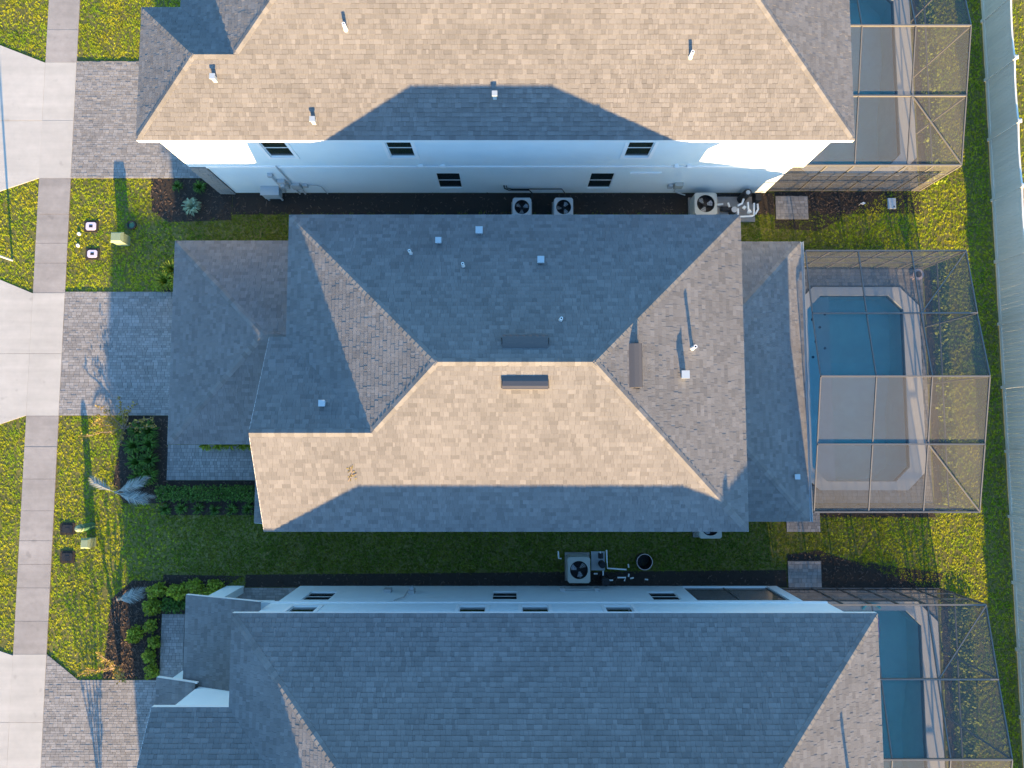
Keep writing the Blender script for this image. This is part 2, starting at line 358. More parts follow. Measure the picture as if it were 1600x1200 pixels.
# ---------------------------------------------------------------- walls and windows
def wall_y(house, name, y, out, x0, x1, z0, z1, holes, t=0.16, m=M_STUCCO):
    """wall along X whose outer face lies at y and looks towards out (+1 / -1); holes = (xa, xb, za, zb)"""
    xs = sorted({x0, x1, *[h[0] for h in holes], *[h[1] for h in holes]}); zs = sorted({z0, z1, *[h[2] for h in holes], *[h[3] for h in holes]})
    yi = y - out * t; mb = MB()
    for i in range(len(xs) - 1):
        for j in range(len(zs) - 1):
            cx, cz = (xs[i] + xs[i + 1]) / 2, (zs[j] + zs[j + 1]) / 2
            if any(h[0] < cx < h[1] and h[2] < cz < h[3] for h in holes): continue
            a, b, c, d = xs[i], xs[i + 1], zs[j], zs[j + 1]
            mb.face([(a, y, c), (b, y, c), (b, y, d), (a, y, d)]); mb.face([(a, yi, d), (b, yi, d), (b, yi, c), (a, yi, c)])
    for a, b, c, d in holes:
        mb.face([(a, y, c), (a, yi, c), (a, yi, d), (a, y, d)]); mb.face([(b, y, c), (b, y, d), (b, yi, d), (b, yi, c)])
        mb.face([(a, y, c), (b, y, c), (b, yi, c), (a, yi, c)]); mb.face([(a, y, d), (a, yi, d), (b, yi, d), (b, y, d)])
    for a in (x0, x1): mb.face([(a, y, z0), (a, yi, z0), (a, yi, z1), (a, y, z1)])
    mb.face([(x0, y, z1), (x1, y, z1), (x1, yi, z1), (x0, yi, z1)])
    return mb.build(name, m, house)
def wall_x(house, name, x, out, y0, y1, z0, z1, t=0.16, m=M_STUCCO):
    a, b = (x - t, x) if out > 0 else (x, x + t)
    return MB().box(a, b, y0, y1, z0, z1).build(name, m, house)
def window(house, y, out, a, b, c, d, trim=True):
    """single-hung window in a hole: frame set back, two panes, stucco band round it"""
    s = lambda k: y - out * k
    lo, hi = lambda k0, k1: min(s(k0), s(k1)), lambda k0, k1: max(s(k0), s(k1))
    f = MB(); w = 0.035; y0, y1 = lo(.035, .09), hi(.035, .09)
    f.box(a, a + w, y0, y1, c, d); f.box(b - w, b, y0, y1, c, d); f.box(a + w, b - w, y0, y1, c, c + w); f.box(a + w, b - w, y0, y1, d - w, d)
    mid = (c + d) / 2; f.box(a + w, b - w, y0 + .005, y1 - .005, mid - .025, mid + .025)
    fr = f.build('window', M_VINYL, house)
    for z0, z1 in ((c + w, mid - .025), (mid + .025, d - w)):
        MB().box(a + w, b - w, lo(.05, .065), hi(.05, .065), z0, z1).build('pane', M_GLASS, fr)
    if trim:
        k = 0.13; p0, p1 = lo(-.03, 0), hi(-.03, 0); t = MB()
        t.box(a - k, a, p0, p1, c - k, d + k); t.box(b, b + k, p0, p1, c - k, d + k); t.box(a, b, p0, p1, c - k, c); t.box(a, b, p0, p1, d, d + k)
        t.build('window_trim', M_TRIM, fr)
def off_ridge_vent(house, x, y, z, w, d, axis, sgn):
    """long low metal vent lying on a slope; axis 'x' runs along X on a slope that falls towards sgn*Y, 'y' the other way round"""
    nrm = Vector((0, sgn * SLOPE, 1)) if axis == 'x' else Vector((sgn * SLOPE, 0, 1)); nrm.normalize()
    along = Vector((1, 0, 0)) if axis == 'x' else Vector((0, 1, 0)); down = (Vector((0, sgn, -SLOPE)) if axis == 'x' else Vector((sgn, 0, -SLOPE))).normalized()
    o = Vector((x, y, z)) + nrm * 0.02
    def pt(a, b, c): return o + along * (a * w / 2) + down * (b * d) + nrm * c
    prof = [(-.62, 0.0), (-.25, .13), (.10, .21), (.36, .24), (.38, .19), (.30, .0)]
    mb = MB()
    for (b0, c0), (b1, c1) in zip(prof[:-1], prof[1:]): mb.face([pt(-1, b0, c0), pt(1, b0, c0), pt(1, b1, c1), pt(-1, b1, c1)])
    for e in (-1, 1): mb.face([pt(e, b, c) for b, c in prof])
    v = mb.build('off_ridge_vent', M_VENT, house)
    f = MB(); q = [pt(-1.03, -.2, .03), pt(1.03, -.2, .03), pt(1.06, .5, .03), pt(-1.06, .5, .03)]; f.face(q); f.build('flange', M_ACD, v)
    lp = MB()
    lp.face([pt(-1, .36, .245), pt(1, .36, .245), pt(1, .44, .225), pt(-1, .44, .225)]); lp.face([pt(-1, .44, .225), pt(1, .44, .225), pt(1, .44, .20), pt(-1, .44, .20)]); lp.build('lip', M_VENT, v)
def box_vent(house, x, y, z, s=0.2, h=0.26):
    s *= .78
    v = MB().box(x - s / 2, x + s / 2, y - s / 2, y + s / 2, z - .15, z + h).build('roof_vent', M_WHITEM, house)
    MB().box(x - s / 2 - .03, x + s / 2 + .03, y - s / 2 - .03, y + s / 2 + .03, z + h, z + h + .04).build('cap', M_WHITEM, v)
def pipe_vent(house, x, y, z, r=0.05, h=0.42):
    v = MB().ring(x, y, z - .1, z + h, r * .62, r, 14).build('vent_pipe', M_PVC, house)
    MB().tube([(x, y, z - .12), (x, y, z + .07)], r * 2.1, 14, r * 1.1).build('boot', M_GREYB, v)
    MB().cyl(x, y, z + h - .12, z + h - .1, r * .62, 12).build('bore', M_DARKIN, v)

def zroof(d, ze=6.0): return ze + d * SLOPE       # height on a slope d metres in from its eave

# ================================================================= GROUND
POOLS = {'C': (13.1, 17.35, -1.95, 6.25), 'T': (13.1, 17.55, 12.1, 20.6), 'B': (13.1, 17.53, -15.7, -7.45)}
xs = [-300, 12.6, 17.9, 300]; ys = sorted([-300, 300] + [v for p in POOLS.values() for v in (p[2] - .3, p[3] + .3)])
g = MB()
for i in range(3):
    for j in range(len(ys) - 1):
        cy = (ys[j] + ys[j + 1]) / 2
        if i == 1 and any(p[2] < cy < p[3] for p in POOLS.values()): continue
        g.face([(xs[i], ys[j], 0), (xs[i + 1], ys[j], 0), (xs[i + 1], ys[j + 1], 0), (xs[i], ys[j + 1], 0)])
struct(g.build('ground', M_SOIL))

# sidewalk: separate slabs
SW0, SW1 = -21.32, -19.90
sw = struct(MB().box(SW0 + .02, SW1 - .02, -24, 30, -.05, 0.006).build('sidewalk', M_JOINT))
sj = [20.06 + 1.4 * k for k in range(7, 0, -1)] + [20.06, 18.6, 17.05, 14.3, 11.6, 9.95, 8.62, 7.72, 6.37, 3.65, 0.9, -.45, -1.85, -3.22, -4.5, -5.5, -6.5, -7.9, -9.28, -12.1] + [-14.9 - 1.4 * k for k in range(7)]
for k, (a, b) in enumerate(zip(sj[:-1], sj[1:])):
    dr = any(lo < (a + b) / 2 < hi for lo, hi in ((11.6, 17.05), (.9, 6.37), (-16, -9.28)))
    z = 0.045 + rnd(-.004, .004)
    MB().box(SW0, SW1, b + .006, a - .006, -.04, z, rnd(0.1, 0.9)).build('slab', M_CONC if dr else M_CONC_OLD, sw)
def apron(name, poly, split):
    b = struct(MB().prism(poly, -.05, 0.012).build(name, M_JOINT)); cv = poly if area2(poly) > 0 else poly[::-1]; y0 = min(p[1] for p in poly); y1 = max(p[1] for p in poly); ym = split
    for xa, xb in ((-40, -24.6), (-24.59, 0)):
        for a, c in ((y0 - 1, ym - .006), (ym + .006, y1 + 1)):
            q = clip(rect_(xa, xb, a, c), cv)
            if len(q) > 2: MB().prism(q, -.04, .038 + rnd(-.003, .003), rnd(.2, .8)).build('slab', M_CONC, b)
    return b
def rect_(x0, x1, y0, y1): return [(x0, y0), (x1, y0), (x1, y1), (x0, y1)]
J = SW0 - .012
a1 = apron('driveway_apron', [(J, 11.62), (J, 17.03), (-23.4, 17.85), (-27, 19.0), (-27, 9.9), (-23.1, 11.0)], 14.3)
a2 = apron('driveway_apron', [(J, .92), (J, 6.35), (-22.85, 6.98), (-27, 8.6), (-27, -1.0), (-22.48, .53)], 3.65)
a3 = apron('driveway_apron', [(J, -16), (J, -9.3), (-21.92, -9.15), (-27, -7.5), (-27, -17.5)], -12.1)
rd = struct(MB().box(-36, -27.3, -200, 200, -.1, 0.004).build('road', M_ASPH))
kb = struct(MB().box(-27.3, -27.02, -200, 200, -.1, 0.1).build('kerb', M_CONC))

def pavers(name, poly, z=0.03, pw=0.2, pd=0.1, seed=1, more=None):
    """sheet of joint sand with a block of each paver standing a little proud of it"""
    rg = random.Random(seed)
    bb = MB().prism(poly, -.05, z); polys = [poly] + ([more] if more else [])
    if more: bb.prism(more, -.05, z)
    base = struct(bb.build(name, M_SAND)); al = [p for q in polys for p in q]
    x0, x1 = min(p[0] for p in al), max(p[0] for p in al); y0, y1 = min(p[1] for p in al), max(p[1] for p in al)
    cvs = [p if area2(p) > 0 else p[::-1] for p in polys]
    mb = MB(); r = 0; y = y0
    while y < y1:
        dpt = pd * rg.choice((1, 1, 1.5)); x = x0 - rg.random() * pw
        while x < x1:
            w = pw * rg.choice((0.75, 1, 1, 1.25)); rc = [(x + .005, y + .005), (x + w - .005, y + .005), (x + w - .005, y + dpt - .005), (x + .005, y + dpt - .005)]; x += w
            q = max((clip(rc, cv) for cv in cvs), key=lambda k_: abs(area2(k_)) if len(k_) > 2 else 0)
            if len(q) < 3 or abs(area2(q)) < .0006: continue
            sx, sy = pix(q[0][0], q[0][1], 0)
            if not (-200 < sx < 1800 and -200 < sy < 1400): continue
            zt = z + .010 + rg.random() * .008; t = rg.random(); n = len(mb.v); k = len(q)
            mb.v += [(a, b, zt) for a, b in q] + [(a, b, z - .01) for a, b in q]; mb.f.append(tuple(range(n, n + k))); mb.t.append(t)
            for i in range(k): j = (i + 1) % k; mb.f.append((n + k + i, n + k + j, n + j, n + i)); mb.t.append(t)
        y += dpt
    mb.build('pavers', M_PAVER, base, kind='stuff')
    return base
EXCL = []       # convex polygons where no grass grows
def ex(poly): EXCL.append(poly if area2(poly) > 0 else poly[::-1]); return poly
def rect(x0, x1, y0, y1): return [(x0, y0), (x1, y0), (x1, y1), (x0, y1)]
PV0 = SW1 + .012
pavers('driveway', ex([(PV0, 11.62), (-14.2, 11.62), (-13.2, 11.62), (-13.2, 17.1), (PV0, 17.1)]), seed=3)
pavers('driveway', ex(rect(PV0, -13.2, .92, 6.42)), seed=4)
pavers('driveway', ex(rect(PV0, -13.1, -16.5, -10.35)), seed=5, more=ex([(PV0, -10.35), (-18.5, -10.35), (PV0, -9.28)]))
pavers('front_walk', ex(rect(-15.05, -9.9, -1.9, -.36)), seed=6, pw=.16, pd=.11)
pavers('front_walk', ex(rect(-15.03, -14.05, -10.33, -7.6)), seed=7, pw=.16, pd=.11)
pavers('porch_floor', ex(rect(-14.03, -9.2, -9.4, -6.5)), seed=8, pw=.16, pd=.11)
pavers('step_pad', ex(rect(11.85, 13.3, 9.72, 10.78)), seed=9, pw=.2, pd=.13, z=.05)
pavers('step_pad', ex(rect(11.9, 13.33, -6.48, -5.36)), seed=10, pw=.2, pd=.13, z=.05)
pavers('step_pad', ex(rect(11.9, 13.35, -4.12, -3.3)), seed=11, pw=.2, pd=.13, z=.05)
ex(rect(SW0, SW1, -30, 30))
ex([(J, 11.62), (J, 17.03), (-23.4, 17.85), (-27, 19.0), (-27, 9.9), (-23.1, 11.0)]); ex([(J, .92), (J, 6.35), (-22.85, 6.98), (-27, 8.6), (-27, -1.0), (-22.48, .53)]); ex([(J, -16), (J, -9.3), (-21.92, -9.15), (-27, -7.5), (-27, -17.5)])
for r_ in ((-12.6, 11.9, -3.0, 7.6), (-13.2, 12.2, 10.9, 30), (-12.2, 12.2, -30, -6.4), (-13.4, -8, 0, 7.6), (11.4, 18.35, -3.0, 7.5), (11.4, 18.35, 11.0, 30), (11.4, 18.35, -30, -6.5)): ex(rect(*r_))

# planting beds: dark mulch sheets with loose chips
chips = MB()
def bed(poly, n=0, z=0.012):
    b = struct(MB().prism(ex(poly), -.03, z).build('mulch_bed', M_MULCH)); A = abs(area2(poly)); cv = poly if area2(poly) > 0 else poly[::-1]
    x0, x1 = min(p[0] for p in poly), max(p[0] for p in poly); y0, y1 = min(p[1] for p in poly), max(p[1] for p in poly)
    k = 0
    while k < n * A:
        x, y = rnd(x0, x1), rnd(y0, y1)
        if all((cv[(i + 1) % len(cv)][0] - cv[i][0]) * (y - cv[i][1]) - (cv[(i + 1) % len(cv)][1] - cv[i][1]) * (x - cv[i][0]) > 0 for i in range(len(cv))):
            k += 1; t = rnd(0, 6.28); l, w = rnd(.025, .07), rnd(.008, .022); c, s_ = math.cos(t), math.sin(t); h = z + rnd(.006, .03); e = rnd(-.015, .015)
            chips.face([(x - l * c + w * s_, y - l * s_ - w * c, h - e), (x + l * c + w * s_, y + l * s_ - w * c, h + e), (x + l * c - w * s_, y + l * s_ + w * c, h + e + .01), (x - l * c - w * s_, y - l * s_ + w * c, h - e + .01)], random.random())
    return b
bed([(-16.2, 10.1), (-15.4, 9.6), (-12.6, 9.7), (-12.6, 10.9), (-13.2, 11.6), (-16.3, 11.6)], 60)
bed([(-12.58, 9.95), (11.8, 9.95), (11.8, 10.93), (-12.58, 10.93)], 25)
bed([(11.82, 9.3), (13.8, 9.2), (15.2, 10.0), (18.4, 10.0), (18.4, 11.0), (11.82, 11.0)], 50)
bed([(-17.4, -2.05), (-16.9, -2.9), (-15.06, -2.9), (-15.06, .9), (-17.0, .9)], 60)
bed([(-15.04, -3.4), (-10.0, -3.4), (-10.0, -1.92), (-15.04, -1.92)], 40)
bed([(-13.5, -.34), (-11.2, -.34), (-11.2, .0), (-13.5, .0)], 20)
bed([(-15.6, 6.44), (-13.6, 6.44), (-13.6, 8.0), (-15.2, 7.6)], 50)
bed([(-16.4, -6.2), (-17.25, -7.0), (-17.45, -10.3), (-15.06, -10.33), (-15.06, -6.2)], 160)
bed([(-15.04, -7.58), (-12.4, -7.58), (-12.4, -6.45), (-11.6, -6.0), (-15.04, -5.95)], 60)
bed([(-11.5, -6.47), (11.85, -6.47), (11.85, -5.75), (-11.5, -5.95)], 25)
bed([(11.9, -6.6), (18.4, -6.6), (18.6, -5.9), (14.4, -5.3), (13.3, -4.9), (11.9, -5.1)], 40)
bed([(13.4, -3.5), (18.4, -3.5), (18.4, -3.0), (13.4, -3.0)], 40)
bed([(18.4, -2.9), (18.72, -2.9), (18.72, 7.4), (18.4, 7.4)], 40); bed([(18.4, 11.1), (18.7, 11.1), (18.7, 25), (18.4, 25)], 30); bed([(18.45, -18), (18.78, -18), (18.78, -6.6), (18.45, -6.6)], 40)
chips.build('mulch_chips', M_CHIP, kind='stuff')['label'] = 'loose brown wood chips scattered over the planting beds'
bpy.data.objects['mulch_chips']['category'] = 'mulch'

# ================================================================= HOUSES
def gable_tri(house, x, y0, y1, ym, z0, z1):
    MB().face([(x, y0, z0), (x, y1, z0), (x, ym, z1)]).face([(x + .15, y0, z0), (x + .15, ym, z1), (x + .15, y1, z0)]).build('gable_wall', M_STUCCO, house)
def soffit(house, poly_rects, z):
    mb = MB()
    for x0, x1, y0, y1 in poly_rects: mb.box(x0, x1, y0, y1, z - .02, z)
    mb.build('soffit', M_FASCIA, house)
def belt(house, y, out, x0, x1, z=3.0, h=.12):
    a, b = (y, y + .05) if out > 0 else (y - .05, y)
    MB().box(x0, x1, a, b, z - h / 2, z + h / 2).build('belt_course', M_TRIM, house)

def lower_roof(house, name, faces, caps, eaves): return roof(house, name, faces, caps, eaves, 0, .15)
q2 = 1 / math.sqrt(2)
def DD(sx, sy, s): return Vector((sx * q2, sy * q2, 0)) + Vector((0, 0, -s * q2))

# ---- middle house
C = thing('house', 'middle two-storey house with hipped shingle roof between two larger houses', 'house', (0, 2.3, 0), 'two-storey houses in a row')
f_, c_, e_, I = hip_main(-8.0, 8.2, -3.28, 7.94, 6.0, (-8.6, 3.51, 'gable'))
roof(C, 'roof', f_, c_, e_, 300)
winC = [(-5.5, -4.6, 4.3, 5.6), (-1, -.1, 4.3, 5.6), (3.5, 4.4, 4.3, 5.6), (-3, -2, 1.1, 2.5), (2, 3, 1.1, 2.5)]
for yy, o_ in ((7.58, 1), (-2.95, -1)):
    wall_y(C, 'wall', yy, o_, -7.68, 7.88, -.1, 5.85, winC)
    for w_ in winC: window(C, yy, o_, *w_)
wall_x(C, 'wall', -7.68, -1, -2.79, 7.42, -.1, 5.85); wall_x(C, 'wall', 7.88, 1, -2.79, 7.42, -.1, 5.85)
MB().box(-8.28, -7.69, -2.94, 3.2, 2.9, 5.85).build('bay_wall', M_STUCCO, C); gable_tri(C, -8.28, -2.94, 3.2, .115, 5.84, 7.4)
soffit(C, [(-8.0, 8.2, 7.59, 7.94), (-8.0, 8.2, -3.28, -2.96), (7.89, 8.2, -2.95, 7.58)], 5.84)
# garage wing
s1 = (4.75 - 2.95) / 4.1; GL, GB, GT, GR = -13.6, -.3, 7.88, -7.7; gm = (GB + GT) / 2; GX = -9.3; gz = 4.75; ge = 2.95
sl = (gz - ge) / (GX - GL)
lower_roof(C, 'garage_roof', [[[(GL, GT, ge), (GX, gm, gz), (GL, GB, ge)][::-1]], [[(GL, GT, ge), (GR, GT, ge), (GR, gm, gz), (GX, gm, gz)]], [[(GL, GB, ge), (GX, gm, gz), (GR, gm, gz), (GR, GB, ge)]]],
    [((GL, GT, ge), (GX, gm, gz), DD(-1, -1, sl), DD(1, 1, s1)), ((GL, GB, ge), (GX, gm, gz), DD(-1, 1, sl), DD(1, -1, s1)), ((GX, gm, gz), (-8.7, gm, gz), Vector((0, 1, -.46)), Vector((0, -1, -.46)))],
    [((GL, GT, ge), (GL, GB, ge)), ((GL, GB, ge), (GR, GB, ge)), ((GR, GT, ge), (GL, GT, ge))])
wall_y(C, 'garage_wall', 7.55, 1, -13.3, -7.7, -.1, 2.8, []); wall_y(C, 'garage_wall', .05, -1, -13.3, -7.7, -.1, 2.8, [])
wall_x(C, 'garage_wall', -13.3, -1, .25, 1.2, -.1, 2.8); wall_x(C, 'garage_wall', -13.3, -1, 6.3, 7.38, -.1, 2.8); wall_x(C, 'garage_wall', -13.3, -1, 1.2, 6.3, 2.25, 2.8)
gd = MB().box(-13.2, -13.14, 1.21, 6.29, 0.02, 2.24).build('garage_door', M_TRIM, C)
for k in range(4): MB().box(-13.225, -13.2, 1.25, 6.25, .06 + k * .55, .55 + k * .55).build('door_panel', M_TRIM, gd)
# porch
PL, PB, PT = -10.1, -3.38, -.3; pe, ph = 2.9, 3.9
lower_roof(C, 'porch_roof', [[[(PL, PB, pe), (-7.7, PB, ph), (-7.7, PT, ph), (PL, PT, pe)]]], [], [((PL, PT, pe), (PL, PB, pe)), ((PL, PB, pe), (-7.7, PB, ph))])
MB().box(-9.95, -9.6, -3.2, -2.85, -.05, 2.78).build('porch_column', M_STUCCO, C); MB().box(-9.95, -9.6, -.8, -.45, -.05, 2.78).build('porch_column', M_STUCCO, C)
# lanai at the back
LX, LT, LB, lz = 11.65, 7.84, -3.31, 2.95; dd = LX - 7.9; lh = lz + dd * SLOPE
lower_roof(C, 'lanai_roof', [[[(LX, LB, lz), (LX, LT, lz), (7.9, LT - dd, lh), (7.9, LB + dd, lh)]], [[(LX, LT, lz), (7.9, LT, lz), (7.9, LT - dd, lh)]], [[(LX, LB, lz), (7.9, LB + dd, lh), (7.9, LB, lz)]]],
    [((LX, LT, lz), (7.9, LT - dd, lh), DD(1, -1, SLOPE), DD(-1, 1, SLOPE)), ((LX, LB, lz), (7.9, LB + dd, lh), DD(1, 1, SLOPE), DD(-1, -1, SLOPE))],
    [((LX, LB, lz), (LX, LT, lz)), ((LX, LT, lz), (8.3, LT, lz)), ((8.3, LB, lz), (LX, LB, lz))])
gu = MB(); gu.box(LX + .015, LX + .14, LB - .03, LT + .03, lz - .13, lz - .12).box(LX + .135, LX + .145, LB - .03, LT + .03, lz - .12, lz - .02).box(LX + .015, LX + .02, LB - .03, LT + .03, lz - .12, lz - .02)
gu.build('gutter', M_WHITEM, C)
wall_y(C, 'lanai_wall', 7.5, 1, 7.9, 11.35, -.1, 2.8, []); wall_y(C, 'lanai_wall', -2.95, -1, 7.9, 11.35, -.1, 2.8, [])
for yy in (-2.5, 1.0, 4.2, 7.0): MB().box(11.1, 11.35, yy - .13, yy + .13, -.05, 2.8).build('lanai_post', M_STUCCO, C)
off_ridge_vent(C, .42, 2.98, zroof(7.94 - 2.98), 1.45, .34, 'x', 1)
off_ridge_vent(C, .42, 1.72, zroof(1.72 + 3.28), 1.45, .38, 'x', -1)
off_ridge_vent(C, 3.95, 2.28, zroof(8.2 - 3.95), 1.42, .34, 'y', 1)
for x_, y_, s_ in ((-1.15, 7.2, .24), (-2.55, 6.78, .19), (.98, 6.0, .22)): box_vent(C, x_, y_, zroof(7.94 - y_), s_)
box_vent(C, -6.3, 1.1, zroof(3.51 - 1.1), .2); box_vent(C, 5.75, 2.05, zroof(8.2 - 5.75), .26, .3); box_vent(C, 11.02, -1.55, lz + (LX - 11.02) * SLOPE, .18, .2)
for x_, y_ in ((-3.5, 6.31), (-1.66, 5.8), (1.58, 3.77)): pipe_vent(C, x_, y_, zroof(7.94 - y_))
pipe_vent(C, 6.1, 2.98, zroof(8.2 - 6.1), .06, .5)

# ---- top house
T = thing('house', 'upper white house with sunlit tan roof, long side wall and pool cage behind', 'house', (0, 16.3, 0), 'two-storey houses in a row')
f_, c_, e_, I = hip_main(-12.2, 12.42, 10.72, 21.94, 6.0, (-13.63, 15.75, 'hip'))
roof(T, 'roof', f_, c_, e_, 300)
YT = 10.95
up = [(-9.47, -8.5, 3.95, 5.5), (-4.75, -3.78, 3.95, 5.5), (4.38, 5.35, 3.95, 5.5)]
lw = [(-3.2, -2.18, .58, 2.28), (3.3, 4.32, .58, 2.28)]
wall_y(T, 'wall', YT, -1, -13.15, 11.9, 2.95, 5.85, up)
wall_y(T, 'wall', YT + .001, -1, -12.45, 11.4, -.1, 2.95, lw)
for w_ in up: window(T, YT, -1, *w_)
for w_ in lw: window(T, YT, -1, *w_, trim=False)
vr = MB().box(-13.12, -12.45, YT - .04, YT + .4, -.1, 2.94).build('stone_corner', M_SAND, T)
rg = random.Random(5); zz = -.02
while zz < 2.9:
    h_ = rg.choice((.12, .16, .2)); xx = -13.13
    h_ = min(h_, 2.93 - zz)
    while xx < -12.46:
        w_ = min(rg.uniform(.18, .36), -12.45 - xx); MB().box(xx + .006, xx + w_ - .006, YT - .06 - rg.random() * .02, YT - .035, zz + .006, zz + h_ - .006, rg.random()).build('stone', M_STONE, vr); xx += w_
    zz += h_
belt(T, YT, -1, -12.44, 11.4)
wall_x(T, 'wall', 11.9, 1, 11.12, 21.6, 2.95, 5.85); wall_x(T, 'wall', 11.4, 1, 11.12, 21.6, -.1, 2.95); wall_x(T, 'wall', -13.15, -1, 11.12, 15.4, 2.95, 5.85); wall_x(T, 'wall', -11.9, -1, 15.4, 21.6, -.1, 5.85)
wall_x(T, 'wall', -12.9, -1, 11.12, 12.0, -.1, 2.95); wall_y(T, 'wall', 21.6, 1, -11.9, 11.9, -.1, 5.85, [])
gd = MB().box(-12.85, -12.79, 12.0, 17.0, 0.02, 2.6).build('garage_door', M_TRIM, T)
for k in range(4): MB().box(-12.875, -12.85, 12.05, 16.95, .06 + k * .62, .62 + k * .62).build('door_panel', M_TRIM, gd)
soffit(T, [(-13.6, 12.4, 10.74, 10.94), (11.91, 12.4, 10.95, 21.9)], 5.84)
for x_, y_, k in ((-10.43, 12.5, 'b'), (-7.1, 11.25, 'b'), (-.61, 12.0, 'b'), (-5.71, 13.95, 'p'), (6.21, 13.18, 'p')):
    (box_vent(T, x_, y_, zroof(y_ - 10.72), .17, .28) if k == 'b' else pipe_vent(T, x_, y_, zroof(y_ - 10.72), .06, .34))
# small fixtures on the wall
for x_ in (-3.7, -2.8): 
    v = MB().box(x_ - .1, x_ + .1, YT - .10, YT, 2.98 + .08, 3.22).build('wall_vent', M_TRIM, T); MB().box(x_ - .12, x_ + .12, YT - .12, YT - .1, 3.2, 3.24).build('hood', M_TRIM, v)
for x_ in (6.65, 7.15):
    v = MB().box(x_ - .07, x_ + .07, YT - .08, YT, 3.08, 3.22).build('wall_vent', M_TRIM, T); MB().box(x_ - .09, x_ + .09, YT - .14, YT - .08, 3.2, 3.23).build('hood', M_TRIM, v)
MB().box(4.9, 6.2, YT - .06, YT, 2.36, 2.42).build('ledge_trim', M_TRIM, T)

# ---- bottom house
B = thing('house', 'lower white house whose blue-shaded shingle roof fills the bottom edge', 'house', (0, -11.7, 0), 'two-storey houses in a row')
f_, c_, e_, I = hip_main(-9.62, 12.55, -17.28, -6.06, 6.0, (-12.27, -9.19, 'gable'))
roof(B, 'roof', f_, c_, e_, 300)
YB = -6.42
upb = [(-8.3, -7.3, 3.5, 5.3), (-1.98, -.98, 3.5, 5.3), (.37, 1.37, 3.5, 5.3), (3.5, 4.5, 3.5, 5.3)]
lwb = [(-8.33, -7.25, 1.1, 2.5), (-.8, .22, 1.05, 2.4), (5.6, 6.72, 1.1, 2.5), (7.3, 10.95, .08, 2.6)]
wall_y(B, 'wall', YB, 1, -9.32, 12.2, 2.95, 5.85, upb); wall_y(B, 'wall', YB - .001, 1, -9.13, 11.4, -.1, 2.95, lwb)
for w_ in upb: window(B, YB, 1, *w_)
for w_ in lwb[:3]: window(B, YB, 1, *w_, trim=False)
belt(B, YB, 1, -9.32, 12.2)
s0 = MB().box(7.3, 10.95, YB - .09, YB - .085, .08, 2.6).build('lanai_screen', M_SCREEN, B)
for x_ in (7.33, 9.1, 10.92): MB().box(x_ - .025, x_ + .025, YB - .12, YB - .06, .08, 2.6).build('mullion', M_BRONZE, s0)
MB().box(7.2, 11.2, -9.9, -9.85, 0.02, 2.7).build('lanai_back_wall', M_STUCCO, B); MB().box(7.2, 11.2, -9.84, YB - .2, 0.005, .05).build('lanai_floor', M_CONC, B); MB().box(7.1, 11.25, -9.9, YB - .2, 2.75, 2.85).build('lanai_ceiling', M_TRIM, B)
wall_x(B, 'wall', 12.2, 1, -17, -6.6, 2.95, 5.85); MB().box(11.41, 12.2, -17, YB - .17, 2.9, 2.949).build('soffit', M_FASCIA, B)
wall_x(B, 'wall', 11.4, 1, -17, -10, -.1, 2.95); wall_x(B, 'wall', -9.32, -1, -9.5, -6.6, -.1, 5.85); wall_y(B, 'wall', -17, -1, -11.9, 12.2, -.1, 5.85, [])
wall_y(B, 'wall', -9.5, 1, -11.95, -9.33, -.1, 5.85, []); wall_x(B, 'wall', -11.95, -1, -16.8, -9.68, 2.6, 5.85); gable_tri(B, -11.95, -17, -9.5, -13.235, 5.84, 7.7)
soffit(B, [(-9.6, 12.5, -6.41, -6.1), (-12.2, -9.4, -9.49, -9.2)], 5.84)
lower_roof(B, 'porch_roof', [[[(-12.65, -9.48, 2.95), (-9.33, -9.48, 4.1), (-9.33, -6.13, 4.1), (-12.65, -6.13, 2.95)]]], [], [((-9.33, -6.13, 4.1), (-12.65, -6.13, 2.95)), ((-12.65, -6.13, 2.95), (-12.65, -9.48, 2.95))])
MB().box(-12.3, -11.55, YB - .3, YB, -.05, 2.6).build('porch_pier', M_STUCCO, B); MB().box(-12.3, -11.95, -9.49, -9.15, -.05, 2.6).build('porch_pier', M_STUCCO, B)
MB().box(-12.3, -9.33, YB - .3, YB - .002, 2.6, 2.95).build('porch_beam', M_STUCCO, B); MB().box(-12.3, -12.0, -9.14, YB - .31, 2.6, 2.95).build('porch_beam', M_STUCCO, B)
lower_roof(B, 'garage_roof', [[[(-13.72, -17.0, 2.85), (-11.96, -17.0, 3.45), (-11.96, -9.28, 3.45), (-13.72, -9.28, 2.85)]]], [], [((-11.87, -9.28, 3.48), (-13.72, -9.28, 2.85)), ((-13.72, -9.28, 2.85), (-13.72, -17.0, 2.85))])
wall_x(B, 'garage_wall', -13.4, -1, -16.8, -15.9, -.1, 2.7); wall_x(B, 'garage_wall', -13.4, -1, -10.4, -9.6, -.1, 2.7); wall_y(B, 'garage_wall', -9.5, 1, -13.4, -11.96, -.1, 2.84, []); wall_x(B, 'garage_wall', -13.4, -1, -15.9, -10.4, 2.3, 2.7)
gd = MB().box(-13.3, -13.24, -15.88, -10.42, 0.02, 2.3).build('garage_door', M_TRIM, B)
for k in range(4): MB().box(-13.325, -13.3, -15.85, -10.45, .06 + k * .56, .56 + k * .56).build('door_panel', M_TRIM, gd)
pipe_vent(B, 11.0, -11.0, zroof(12.55 - 11.0), .06, .5); box_vent(B, 8.4, -11.0, zroof(12.55 - 8.4), .22)
v = MB().box(2.0, 2.22, YB, YB + .12, .75, 1.05).build('disconnect_box', M_GREYB, B); MB().box(3.45, 3.65, YB, YB + .1, .7, 1.0).build('disconnect_box', M_GREYB, B)
